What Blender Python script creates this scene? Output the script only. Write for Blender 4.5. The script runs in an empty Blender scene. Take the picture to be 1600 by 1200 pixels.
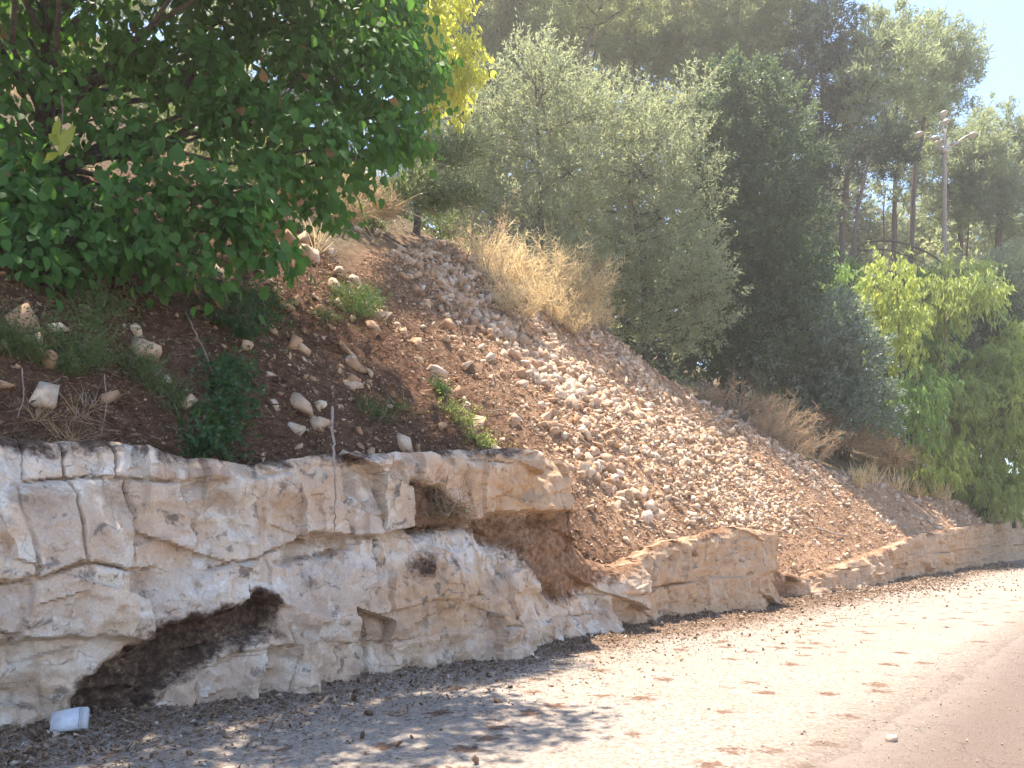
import bpy, bmesh, math
import numpy as np
from mathutils import Vector

# ------------------------------------------------------------------ camera, sky, sun, exposure
SC = bpy.context.scene
COL = SC.collection
R = math.radians
F = 1256.0                 # focal length in photo pixels (1600 wide)
HOR = 833.0                # row of the horizon in the photo
CH = 1.6                   # eye height

cam_d = bpy.data.cameras.new("camera")
cam_d.sensor_width = 36.0
cam_d.lens = F / 1600.0 * 36.0
cam_d.shift_y = (HOR - 600.0) / 1600.0
cam_d.clip_start = 0.05
cam_d.clip_end = 3000.0
cam = bpy.data.objects.new("camera", cam_d)
cam.location = (0, 0, CH)
cam.rotation_euler = (R(90), 0, 0)
COL.objects.link(cam)
SC.camera = cam

SUN = np.array([-0.15, 0.25, 0.955]); SUN = SUN / np.linalg.norm(SUN)
world = bpy.data.worlds.new("World"); SC.world = world; world.use_nodes = True
wn = world.node_tree.nodes; wl = world.node_tree.links
sky = wn.new("ShaderNodeTexSky"); sky.sky_type = 'NISHITA'; sky.sun_disc = False
sky.sun_elevation = math.asin(SUN[2]); sky.sun_rotation = math.atan2(SUN[0], SUN[1])
sky.air_density = 1.0; sky.dust_density = 0.15; sky.ozone_density = 2.5; sky.altitude = 900
bg = wn["Background"]; bg.inputs["Strength"].default_value = 0.15
wl.new(sky.outputs[0], bg.inputs[0])

sun_d = bpy.data.lights.new("sun", 'SUN'); sun_d.energy = 4.9; sun_d.angle = R(0.55); sun_d.color = (1.0, 0.90, 0.76)
sun = bpy.data.objects.new("sun", sun_d); COL.objects.link(sun)
sun.rotation_euler = Vector(SUN).to_track_quat('Z', 'Y').to_euler()
sun.location = (0, 20, 60)

vs = SC.view_settings
vs.view_transform = 'Standard'; vs.look = 'None'; vs.gamma = 1.0; vs.use_curve_mapping = False
vs.exposure = 1.6
SC.cycles.max_bounces = 5; SC.cycles.diffuse_bounces = 3; SC.cycles.glossy_bounces = 2; SC.cycles.transmission_bounces = 3; SC.cycles.transparent_max_bounces = 4
SC.cycles.use_adaptive_sampling = True; SC.cycles.adaptive_threshold = 0.035
SC.cycles.use_denoising = True

rng = np.random.default_rng(11)

# ------------------------------------------------------------------ geometry of the place
D = np.array([0.633, 0.774]); D = D / np.linalg.norm(D)     # along the road, away
N = np.array([D[1], -D[0]])                                 # from the hill towards the camera side
VCAM = 6.81                                                 # camera to rock face


def uv2w(u, v):
    u = np.asarray(u, float); v = np.asarray(v, float)
    return u * D[0] - (v + VCAM) * N[0], u * D[1] - (v + VCAM) * N[1]


def w2uv(x, y):
    return x * D[0] + y * D[1], -(x * N[0] + y * N[1]) - VCAM


def P(px, py, Y):
    return np.array([(px - 800.0) / F * Y, Y, CH + (HOR - py) / F * Y])


def proj(x, y, z):
    y = np.where(np.abs(y) < 0.05, 0.05, y)
    return 800 + F * x / y, HOR - F * (z - CH) / y


def px_u(px):                       # column on the rock face (v = 0) -> u, depth
    k = (np.asarray(px, float) - 800) / F
    Y = VCAM / (-N[1] - N[0] * k)
    return Y * (D[1] + D[0] * k), Y


# ------------------------------------------------------------------ noise
def _hash(ix, iy, iz, seed):
    h = (ix.astype(np.int64) * 374761393 + iy.astype(np.int64) * 668265263 + iz.astype(np.int64) * 2147483647 + seed * 974711) & 0xFFFFFFFF
    h = ((h ^ (h >> 13)) * 1274126177) & 0xFFFFFFFF
    h = ((h ^ (h >> 16)) * 2246822519) & 0xFFFFFFFF
    h = h ^ (h >> 15)
    return (h & 0xFFFFFF) / float(0xFFFFFF)


def vnoise(x, y, z=None, seed=0):
    x = np.asarray(x, float); y = np.asarray(y, float)
    z = np.zeros_like(x) if z is None else np.asarray(z, float)
    ix, iy, iz = np.floor(x), np.floor(y), np.floor(z)
    fx, fy, fz = x - ix, y - iy, z - iz
    sx, sy, sz = fx * fx * (3 - 2 * fx), fy * fy * (3 - 2 * fy), fz * fz * (3 - 2 * fz)
    out = 0
    for a in (0, 1):
        wa = sx if a else 1 - sx
        for b in (0, 1):
            wb = sy if b else 1 - sy
            for c in (0, 1):
                wc = sz if c else 1 - sz
                out = out + wa * wb * wc * _hash(ix + a, iy + b, iz + c, seed)
    return out * 2 - 1


def fbm(x, y, z=None, seed=0, oct=4, gain=0.5):
    x = np.asarray(x, float); y = np.asarray(y, float)
    o = 0; a = 1.0; t = 0; s = 1.0
    for i in range(oct):
        o = o + a * vnoise(x * s + 13.7 * i, y * s + 7.3 * i, None if z is None else np.asarray(z) * s, seed + i)
        t += a; a *= gain; s *= 2.03
    return o / t


def facets(x, y, size, seed, tilt=0.35, curve=0.5, mode='min'):
    x = np.asarray(x) / size; y = np.asarray(y) / size
    ix, iy = np.floor(x), np.floor(y)
    best = None
    for a in (-1, 0, 1):
        for b in (-1, 0, 1):
            cx, cy = ix + a, iy + b
            z0 = np.zeros_like(cx)
            sx = cx + _hash(cx, cy, z0, seed); sy = cy + _hash(cx, cy, z0, seed + 1)
            gx = (_hash(cx, cy, z0, seed + 2) - .5) * 2 * tilt; gy = (_hash(cx, cy, z0, seed + 3) - .5) * 2 * tilt
            o = (_hash(cx, cy, z0, seed + 4) - .5) * .3
            dx, dy = x - sx, y - sy
            q = dx * dx + dy * dy
            val = o + gx * dx + gy * dy + (curve if mode == 'min' else -curve) * q
            if best is None: best = val
            else: best = np.minimum(best, val) if mode == 'min' else np.maximum(best, val)
    return best * size


def inpoly(x, y, poly):
    x = np.asarray(x); y = np.asarray(y)
    ins = np.zeros(x.shape, bool)
    n = len(poly)
    for i in range(n):
        x1, y1 = poly[i]; x2, y2 = poly[(i + 1) % n]
        c = ((y1 > y) != (y2 > y)) & (x < (x2 - x1) * (y - y1) / ((y2 - y1) + 1e-9) + x1)
        ins ^= c
    return ins


def polydist(x, y, poly):               # signed: negative inside
    x = np.asarray(x, float); y = np.asarray(y, float)
    d = np.full(x.shape, 1e9)
    n = len(poly)
    for i in range(n):
        x1, y1 = poly[i]; x2, y2 = poly[(i + 1) % n]
        ex, ey = x2 - x1, y2 - y1
        t = np.clip(((x - x1) * ex + (y - y1) * ey) / (ex * ex + ey * ey + 1e-9), 0, 1)
        d = np.minimum(d, np.hypot(x - x1 - t * ex, y - y1 - t * ey))
    return np.where(inpoly(x, y, poly), -d, d)


# ------------------------------------------------------------------ terrain
TOP = np.array([(-900, 640), (-150, 690), (0, 674), (75, 690), (170, 683), (250, 700), (300, 714), (400, 724), (480, 714), (560, 706), (640, 706),
                (740, 703), (800, 700), (850, 705), (888, 728), (896, 742), (901, 790), (914, 835), (932, 872), (962, 886), (1000, 872), (1040, 850), (1120, 832),
                (1150, 822), (1204, 832), (1212, 890), (1262, 902), (1330, 880), (1400, 852), (1440, 836), (1500, 824), (1540, 818), (1600, 813),
                (1650, 812), (1720, 815)], float)
tu, tY = px_u(TOP[:, 0])
TOPZ = CH + (HOR - TOP[:, 1]) / F * tY
TOPZ = np.clip(TOPZ, 0.12, 3.2)
VC_U = [-30, 5, 9.2, 12.2, 18.3, 22, 24, 25, 27.5, 30.5, 38.6, 48, 90]
VC_V = [4.6, 5, 5.6, 6.9, 9.0, 9.4, 8.4, 7, 5.25, 2.95, 1.9, 1.6, 1.6]


def ztop(u): return np.interp(u, tu, TOPZ)


def ztop_s(u):
    u = np.asarray(u, float)
    return sum(ztop(u + d) for d in (-.9, -.6, -.3, 0, .3, .6, .9)) / 7.0


def H(u, v):
    u = np.asarray(u, float); v = np.asarray(v, float)
    zt = np.where((u > 9.8) & (u < 16), np.minimum(ztop_s(u), ztop(u) + .9), ztop_s(u))
    vc = np.interp(u, VC_U, VC_V) + .35 * vnoise(u * .35, u * 0, seed=5)
    v0 = .5 - .20 * np.clip((u - 10.4) / 1.2, 0, 1)
    vv = np.maximum(v - v0, 0)
    s = .97
    vmin = np.minimum(vv, vc - v0)
    z = zt - .10 + s * vmin + .10 * np.sin(vmin * .9) * np.clip(vmin, 0, 1)
    w = np.maximum(v - vc, 0)
    far = np.clip((u - 23) / 4, 0, 1)
    back = np.where(w < 30, .66 * w, 19.8 + .45 * (w - 30))
    gully = -.45 * (1 - np.exp(-w / .8)) + .50 * w
    gully = np.where(w < 40, gully, -.45 + 20 + .3 * (w - 40))
    z = z + back * (1 - far) + gully * far
    z = z + (.22 * fbm(u * .45, v * .45, seed=21) + .10 * fbm(u * 1.7, v * 1.7, seed=22)) * np.clip(v / 1.2, 0, 1)
    # gullies that run down the fill
    z = z - .16 * np.clip(fbm(u * .9 + .3 * v, v * .12, seed=31), 0, 1) * np.clip(vv, 0, 1)
    return z


def Hw(x, y):
    u, v = w2uv(x, y); return H(u, v)


def hit(px, py, y0=6.0, y1=90.0):       # pixel -> point on the hillside
    Y = np.linspace(y0, y1, 2600)
    X = (px - 800) / F * Y; Z = CH + (HOR - py) / F * Y
    u, v = w2uv(X, Y)
    ok = (v > .3) & (Z < H(u, v))
    i = int(np.argmax(ok)) if ok.any() else len(Y) - 1
    return np.array([X[i], Y[i], float(Hw(X[i], Y[i]))])


def on_hill(px, Y):                     # column + depth -> point on the hillside
    X = (px - 800) / F * Y
    return np.array([X, Y, float(Hw(X, Y))])


# ------------------------------------------------------------------ mesh helpers
def mesh_np(name, verts, tris=None, quads=None, smooth=False, mat=None, attrs=None):
    me = bpy.data.meshes.new(name)
    verts = np.ascontiguousarray(verts, np.float32)
    loops = []; starts = []; pos = 0
    for f, k in ((tris, 3), (quads, 4)):
        if f is None or len(f) == 0: continue
        f = np.asarray(f, np.int32)
        loops.append(f.ravel()); starts.append(pos + np.arange(len(f), dtype=np.int32) * k); pos += f.size
    loops = np.concatenate(loops); starts = np.concatenate(starts)
    me.vertices.add(len(verts)); me.vertices.foreach_set("co", verts.ravel())
    me.loops.add(len(loops)); me.loops.foreach_set("vertex_index", loops)
    me.polygons.add(len(starts)); me.polygons.foreach_set("loop_start", starts)
    if smooth: me.polygons.foreach_set("use_smooth", np.ones(len(starts), bool))
    for an, av in (attrs or {}).items():
        a = me.attributes.new(an, 'FLOAT', 'POINT'); a.data.foreach_set("value", np.ascontiguousarray(av, np.float32))
    me.update(calc_edges=True); me.validate()
    if mat: me.materials.append(mat)
    return me


def link(name, data, parent=None, loc=None):
    o = bpy.data.objects.new(name, data); COL.objects.link(o)
    if parent is not None: o.parent = parent
    if loc is not None: o.location = [float(c) for c in loc]
    return o


def tag(o, label=None, cat=None, group=None, kind=None):
    for k, val in (("label", label), ("category", cat), ("group", group), ("kind", kind)):
        if val: o[k] = val
    return o


class MB:
    """collects vertices and faces of one part"""
    def __init__(s): s.v = []; s.t = []; s.q = []; s.n = 0
    def add(s, v, t=None, q=None):
        v = np.asarray(v, float)
        if len(v) == 0: return
        s.v.append(v)
        if t is not None and len(t): s.t.append(np.asarray(t) + s.n)
        if q is not None and len(q): s.q.append(np.asarray(q) + s.n)
        s.n += len(v)
    def tube(s, pts, rad, sides=6, cap=True):
        pts = np.asarray(pts, float); n = len(pts)
        rad = np.broadcast_to(np.asarray(rad, float), (n,)) if np.ndim(rad) else np.full(n, rad)
        tg = np.gradient(pts, axis=0); tg /= np.linalg.norm(tg, axis=1)[:, None] + 1e-9
        ref = np.array([0, 0, 1.]) if abs(tg[0][2]) < .9 else np.array([1., 0, 0])
        a = np.cross(tg, ref); a /= np.linalg.norm(a, axis=1)[:, None] + 1e-9
        b = np.cross(tg, a)
        th = np.arange(sides) * 2 * math.pi / sides
        v = pts[:, None] + rad[:, None, None] * (np.cos(th)[None, :, None] * a[:, None] + np.sin(th)[None, :, None] * b[:, None])
        v = v.reshape(-1, 3)
        i = np.arange(n - 1)[:, None] * sides; j = np.arange(sides)[None]; j2 = (j + 1) % sides
        q = np.stack([i + j, i + j2, i + sides + j2, i + sides + j], -1).reshape(-1, 4)
        t = None
        if cap:
            v = np.vstack([v, pts[0], pts[-1]]); c0 = n * sides; c1 = c0 + 1
            jj = np.arange(sides); jn = (jj + 1) % sides
            t = np.vstack([np.stack([np.full(sides, c0), jn, jj], -1),
                           np.stack([np.full(sides, c1), (n - 1) * sides + jj, (n - 1) * sides + jn], -1)])
        s.add(v, t, q)
    def box(s, c, size, rot=None):
        h = np.array(size) / 2.0
        v = np.array([[x, y, z] for x in (-1, 1) for y in (-1, 1) for z in (-1, 1)], float) * h
        if rot is not None: v = v @ np.asarray(rot).T
        s.add(v + np.asarray(c), None, [[0, 1, 3, 2], [4, 6, 7, 5], [0, 4, 5, 1], [2, 3, 7, 6], [0, 2, 6, 4], [1, 5, 7, 3]])
    def mesh(s, name, mat, smooth=False, off=None):
        v = np.vstack(s.v)
        if off is not None: v = v - np.asarray(off)
        return mesh_np(name, v, np.vstack(s.t) if s.t else None, np.vstack(s.q) if s.q else None, smooth, mat)
    def obj(s, name, mat, parent=None, smooth=False, off=None):
        if s.n == 0: return None
        return link(name, s.mesh(name, mat, smooth, off), parent)


def curve_pts(p0, p1, n=7, bow=0.0, jit=0.0, up=0.0):
    p0 = np.asarray(p0, float); p1 = np.asarray(p1, float)
    t = np.linspace(0, 1, n)[:, None]
    L = np.linalg.norm(p1 - p0)
    side = rng.normal(size=3); side -= side.dot(p1 - p0) / (L * L + 1e-9) * (p1 - p0); side /= np.linalg.norm(side) + 1e-9
    pts = p0 + (p1 - p0) * t + side * bow * L * np.sin(t * math.pi) + np.array([0, 0, up * L]) * np.sin(t * math.pi)
    w = rng.normal(size=(n, 3)) * jit * L; w[0] = 0; w[-1] = 0
    return pts + w


def frames(axis, nrm=None):
    a = axis / (np.linalg.norm(axis, axis=1)[:, None] + 1e-9)
    r = rng.normal(size=a.shape) if nrm is None else nrm
    s = np.cross(a, r); s /= np.linalg.norm(s, axis=1)[:, None] + 1e-9
    n = np.cross(s, a)
    return a, s, n


SH_DIAMOND = (np.array([[0, 0, 0], [.45, .5, .10], [1, 0, 0], [.45, -.5, .10]]), np.array([[0, 2, 1], [0, 3, 2]]))
SH_NEEDLE = (np.array([[0, .5, 0], [0, -.5, 0], [1, 0, 0]]), np.array([[0, 1, 2]]))
SH_LANCE = (np.array([[0, 0, 0], [.35, .5, .05], [1, 0, -.12], [.35, -.5, .05], [.7, .3, 0], [.7, -.3, 0]]),
            np.array([[0, 3, 1], [1, 3, 5], [1, 5, 4], [4, 5, 2]]))
SH_BROAD = (np.array([[.42, 0, -.05], [0, 0, 0], [-.08, .26, .03], [.22, .50, .06], [.62, .38, .03], [1.03, 0, -.14], [.60, -.40, .03], [.20, -.49, .06], [-.08, -.26, .03]]),
            np.array([[0, i, i + 1] for i in range(1, 8)] + [[0, 8, 1]]))



def leaf_cloud(pos, axis, L, W, shape, nrm=None):
    S, T = shape
    a, s, n = frames(axis, nrm)
    L = np.broadcast_to(L, (len(pos),)); W = np.broadcast_to(W, (len(pos),))
    v = (pos[:, None] + (S[None, :, 0, None] * L[:, None, None]) * a[:, None] + (S[None, :, 1, None] * W[:, None, None]) * s[:, None]
         + (S[None, :, 2, None] * L[:, None, None]) * n[:, None])
    t = T[None] + (np.arange(len(pos)) * len(S))[:, None, None]
    return v.reshape(-1, 3), t.reshape(-1, 3)


def unit(n):
    r = rng.normal(size=(n, 3)); return r / (np.linalg.norm(r, axis=1)[:, None] + 1e-9)


# ------------------------------------------------------------------ materials
def new_mat(name):
    m = bpy.data.materials.new(name); m.use_nodes = True
    nt = m.node_tree; nt.nodes.clear()
    return m, nt


class G:
    """small node-graph helper"""
    def __init__(s, nt): s.nt = nt
    def n(s, t, **k):
        nd = s.nt.nodes.new(t)
        for a, b in k.items(): setattr(nd, a, b)
        return nd
    def l(s, a, b): s.nt.links.new(a, b)
    def val(s, inp, x):
        if hasattr(x, "is_output") or isinstance(x, bpy.types.NodeSocket): s.l(x, inp)
        else: inp.default_value = x
    def pos(s): return s.n("ShaderNodeNewGeometry").outputs["Position"]
    def island(s): return s.n("ShaderNodeNewGeometry").outputs["Random Per Island"]
    def objrand(s): return s.n("ShaderNodeObjectInfo").outputs["Random"]
    def attr(s, nm): return s.n("ShaderNodeAttribute", attribute_name=nm).outputs["Fac"]
    def noise(s, vec, scale, detail=5, rough=.55, dist=0.0):
        nd = s.n("ShaderNodeTexNoise"); s.l(vec, nd.inputs["Vector"])
        nd.inputs["Scale"].default_value = scale; nd.inputs["Detail"].default_value = detail
        nd.inputs["Roughness"].default_value = rough; nd.inputs["Distortion"].default_value = dist
        return nd.outputs["Fac"]
    def voro(s, vec, scale, feature='F1', out="Distance"):
        nd = s.n("ShaderNodeTexVoronoi", feature=feature); s.l(vec, nd.inputs["Vector"]); nd.inputs["Scale"].default_value = scale
        return nd.outputs[out]
    def ramp(s, fac, stops, interp='LINEAR'):
        nd = s.n("ShaderNodeValToRGB"); nd.color_ramp.interpolation = interp
        e = nd.color_ramp.elements
        while len(e) < len(stops): e.new(.5)
        for el, (p, c) in zip(e, stops): el.position = p; el.color = (c, c, c, 1) if np.isscalar(c) else (*c, 1)
        s.l(fac, nd.inputs["Fac"]); return nd.outputs["Color"]
    def mix(s, fac, a, b, blend='MIX'):
        nd = s.n("ShaderNodeMix", data_type='RGBA', blend_type=blend)
        s.val(nd.inputs[0], fac)
        for i, c in ((6, a), (7, b)): s.val(nd.inputs[i], (*c, 1) if isinstance(c, tuple) and len(c) == 3 else c)
        return nd.outputs[2]
    def math(s, op, a, b=0.0, clamp=False):
        nd = s.n("ShaderNodeMath", operation=op, use_clamp=clamp); s.val(nd.inputs[0], a); s.val(nd.inputs[1], b); return nd.outputs[0]
    def bump(s, h, strength=.5, dist=.02, prev=None):
        nd = s.n("ShaderNodeBump"); nd.inputs["Strength"].default_value = strength; nd.inputs["Distance"].default_value = dist
        s.l(h, nd.inputs["Height"])
        if prev is not None: s.l(prev, nd.inputs["Normal"])
        return nd.outputs[0]
    def scale(s, vec, xyz):
        nd = s.n("ShaderNodeMapping"); nd.inputs["Scale"].default_value = xyz; s.l(vec, nd.inputs["Vector"]); return nd.outputs[0]
    def out(s, col, rough=.9, normal=None, spec=.25, metal=0.0):
        b = s.n("ShaderNodeBsdfPrincipled"); o = s.n("ShaderNodeOutputMaterial")
        s.val(b.inputs["Base Color"], (*col, 1) if isinstance(col, tuple) else col)
        s.val(b.inputs["Roughness"], rough); b.inputs["Specular IOR Level"].default_value = spec; b.inputs["Metallic"].default_value = metal
        if normal is not None: s.l(normal, b.inputs["Normal"])
        s.l(b.outputs[0], o.inputs[0]); return b


def leaf_mat(name, c1, c2, tr, amount=.4, rough=.45, spec=.35, brown=None):
    m, nt = new_mat(name); g = G(nt)
    r = g.math('FRACT', g.math('ADD', g.island(), g.objrand()))
    big = g.noise(g.pos(), 1.1, 2)
    f = g.math('ADD', g.math('MULTIPLY', r, .6), g.math('MULTIPLY', big, .55), True)
    col = g.ramp(f, [(.15, c1), (.85, c2)])
    trc = g.mix(g.math('MULTIPLY', r, .5), tr, tuple(x * .55 for x in tr))
    if brown:
        k = g.math('GREATER_THAN', r, .992)
        col = g.mix(k, col, brown); trc = g.mix(k, trc, brown)
    b = g.n("ShaderNodeBsdfPrincipled"); o = g.n("ShaderNodeOutputMaterial"); t = g.n("ShaderNodeBsdfTranslucent"); mx = g.n("ShaderNodeMixShader")
    g.l(col, b.inputs["Base Color"]); b.inputs["Roughness"].default_value = rough; b.inputs["Specular IOR Level"].default_value = spec
    g.l(trc, t.inputs["Color"]); mx.inputs[0].default_value = amount
    g.l(b.outputs[0], mx.inputs[1]); g.l(t.outputs[0], mx.inputs[2]); g.l(mx.outputs[0], o.inputs[0])
    return m


def bark_mat(name, c1, c2):
    m, nt = new_mat(name); g = G(nt)
    p = g.scale(g.pos(), (6, 6, 1.4)); n = g.noise(p, 3.0, 6, .65)
    g.out(g.ramp(n, [(.3, c1), (.7, c2)]), .9, g.bump(n, .8, .03))
    return m


def make_rock_mat():
    m, nt = new_mat("limestone"); g = G(nt); p = g.pos()
    n1 = g.noise(p, 1.3, 6, .6, .6); n2 = g.noise(p, 7.0, 7, .65, .3); n3 = g.noise(p, 45.0, 4, .6)
    pv = g.scale(p, (1.6, 1.6, .35)); streak = g.noise(pv, 2.4, 5, .6, .8)
    base = g.ramp(n1, [(.30, (.50, .335, .225)), (.46, (.64, .465, .335)), (.60, (.71, .555, .415)), (.75, (.55, .37, .245))])
    base = g.mix(g.math('MULTIPLY', g.attr("tint"), .55), base, (.43, .335, .265))
    # pale fresh breaks
    fresh = g.ramp(g.noise(p, 2.2, 5, .6, 1.2), [(.52, 0.0), (.60, 1.0)])
    base = g.mix(g.math('MULTIPLY', fresh, .65), base, (.77, .70, .605))
    wst = g.math('MULTIPLY', g.attr("white"), g.ramp(g.noise(g.scale(p, (1.5, 1.5, .6)), 3.4, 6, .65, 1.0), [(.40, 0.0), (.52, 1.0)]))
    # rust stain
    rust = g.math('MULTIPLY', g.attr("rust"), g.ramp(streak, [(.2, .35), (.5, 1.0)]), True)
    base = g.mix(g.math('MULTIPLY', rust, .95), base, g.ramp(n2, [(.3, (.46, .25, .12)), (.7, (.64, .42, .24))]))
    base = g.mix(g.math('MULTIPLY', wst, .85), base, (.80, .755, .69))
    # grey lichen and black water marks, own patchy outline
    lich = g.ramp(g.noise(p, 2.3, 9, .75, .6), [(.53, 0.0), (.62, 1.0)])
    base = g.mix(g.math('MULTIPLY', lich, .6), base, g.mix(n1, (.27, .215, .17), (.42, .29, .195)))
    blk = g.math('MULTIPLY', g.ramp(g.noise(p, 5.2, 7, .7, .5), [(.575, 0.0), (.64, 1.0)]), .7)
    base = g.mix(blk, base, (.12, .10, .09))
    # thin dark hairline cracks
    wv = g.n("ShaderNodeVectorMath", operation='ADD'); g.l(p, wv.inputs[0])
    nz = g.n("ShaderNodeTexNoise"); g.l(p, nz.inputs["Vector"]); nz.inputs["Scale"].default_value = 3.0; nz.inputs["Detail"].default_value = 6
    sc = g.n("ShaderNodeVectorMath", operation='SCALE'); g.l(nz.outputs["Color"], sc.inputs[0]); sc.inputs["Scale"].default_value = .6
    g.l(sc.outputs[0], wv.inputs[1])
    ve = g.voro(wv.outputs[0], 1.5, 'DISTANCE_TO_EDGE')
    hair = g.math('MULTIPLY', g.ramp(ve, [(.0, 1.0), (.008, 0.0)]), g.ramp(g.noise(p, 1.7, 3), [(.47, 0.0), (.6, 1.0)]))
    base = g.mix(g.math('MULTIPLY', hair, .55), base, (.16, .12, .10))
    soil = g.math('ADD', g.attr("soil"), g.math('MULTIPLY', g.math('SUBTRACT', n2, .5), 1.6), True)
    soil = g.math('MULTIPLY', soil, g.ramp(g.attr("soil"), [(.05, 0.0), (.4, 1.0)]))
    soil = g.math('ADD', soil, g.math('MULTIPLY', g.math('SUBTRACT', g.noise(p, 24.0, 8, .75), .5), 1.1), True)
    soil = g.ramp(soil, [(.25, 0.0), (.72, 1.0)])
    soilc = g.ramp(g.noise(p, 16.0, 7, .7), [(.32, (.035, .022, .016)), (.50, (.10, .062, .044)), (.62, (.20, .13, .09)), (.75, (.40, .29, .21))])
    redc = g.ramp(g.noise(p, 13.0, 8, .72), [(.30, (.10, .048, .026)), (.50, (.27, .145, .08)), (.70, (.46, .30, .19))])
    soilc = g.mix(g.attr("earth"), soilc, redc)
    col = g.mix(soil, base, soilc)
    col = g.mix(.35, col, g.ramp(n3, [(.25, .25), (.75, 1.0)]), 'MULTIPLY')
    h = g.math('ADD', g.math('MULTIPLY', n2, .8), g.math('MULTIPLY', n3, .22))
    h = g.math('SUBTRACT', h, g.math('MULTIPLY', hair, .8))
    g.out(col, .92, g.bump(h, .7, .035), .2)
    return m


def make_soil_mat():
    m, nt = new_mat("hill_soil"); g = G(nt); p = g.pos()
    n1 = g.noise(p, .7, 6, .6, .4); n2 = g.noise(p, 9.0, 8, .7); n3 = g.noise(p, 60.0, 4, .65)
    dark = g.ramp(n2, [(.28, (.06, .029, .018)), (.5, (.14, .07, .042)), (.72, (.25, .145, .09))])
    scree = g.ramp(n2, [(.28, (.32, .165, .085)), (.5, (.50, .30, .175)), (.72, (.63, .44, .29))])
    forest = g.ramp(n2, [(.3, (.10, .075, .05)), (.55, (.20, .15, .09)), (.75, (.34, .26, .16))])
    f = g.math('ADD', g.attr("dry"), g.math('MULTIPLY', g.math('SUBTRACT', n1, .5), .9), True)
    col = g.mix(f, dark, scree)
    col = g.mix(g.attr("forest"), col, forest)
    peb = g.voro(p, 26.0, 'F1', 'Color'); pd = g.voro(p, 26.0)
    sel = g.math('MULTIPLY', g.math('GREATER_THAN', g.noise(p, 33.0, 1), .52), g.ramp(pd, [(.20, 1.0), (.36, 0.0)]))
    col = g.mix(g.math('MULTIPLY', sel, .6), col, (.46, .34, .25))
    h = g.math('ADD', g.math('MULTIPLY', n2, 1.0), g.math('MULTIPLY', n3, .5)); h = g.math('ADD', h, g.math('MULTIPLY', sel, .4))
    g.out(col, .97, g.bump(h, 1.0, .07), .1)
    return m


def make_shoulder_mat():
    m, nt = new_mat("chalky_gravel"); g = G(nt); p = g.pos()
    n1 = g.noise(p, .55, 5, .6); n2 = g.noise(p, 26.0, 5, .7); n3 = g.noise(p, 120.0, 3, .6)
    base = g.ramp(n2, [(.30, (.14, .105, .078)), (.46, (.285, .235, .19)), (.66, (.42, .37, .315))])
    base = g.mix(g.math('MULTIPLY', g.ramp(n1, [(.45, 0.0), (.7, 1.0)]), .45), base, (.27, .205, .16))
    # reddish dirt spots with ragged edges
    wob = g.math('MULTIPLY', g.math('SUBTRACT', g.noise(p, 11.0, 6, .7), .5), 1.0)
    vd = g.math('ADD', g.voro(p, 2.1), wob)
    spot = g.math('MULTIPLY', g.ramp(vd, [(.15, 1.0), (.28, 0.0)]), g.math('GREATER_THAN', g.voro(p, 2.1, 'F1', 'Color'), .25))
    base = g.mix(g.math('MULTIPLY', spot, .9), base, g.ramp(n2, [(.3, (.085, .045, .028)), (.7, (.20, .115, .075))]))
    # dirt washed against the rock
    d = g.math('ADD', g.attr("dirt"), g.math('MULTIPLY', g.math('SUBTRACT', g.noise(p, 4.0, 7, .7), .5), 1.1), True)
    d = g.math('MULTIPLY', d, g.ramp(g.attr("dirt"), [(.02, 0.0), (.2, 1.0)]))
    base = g.mix(g.math('MULTIPLY', d, .92), base, g.ramp(n2, [(.3, (.09, .055, .038)), (.55, (.19, .125, .085)), (.75, (.40, .29, .20))]))
    ef = g.math('ADD', g.attr("edge"), g.math('MULTIPLY', g.math('SUBTRACT', g.noise(p, 7.0, 8, .8), .5), 2.2), True)
    ef = g.math('MULTIPLY', ef, g.ramp(g.attr("edge"), [(.02, 0.0), (.25, 1.0)]))
    base = g.mix(g.math('MULTIPLY', ef, .85), base, g.ramp(n2, [(.3, (.12, .09, .07)), (.75, (.26, .21, .172))]))
    h = g.math('ADD', n2, g.math('MULTIPLY', n3, .4))
    g.out(base, .96, g.bump(h, .8, .02), .12)
    return m


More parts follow.
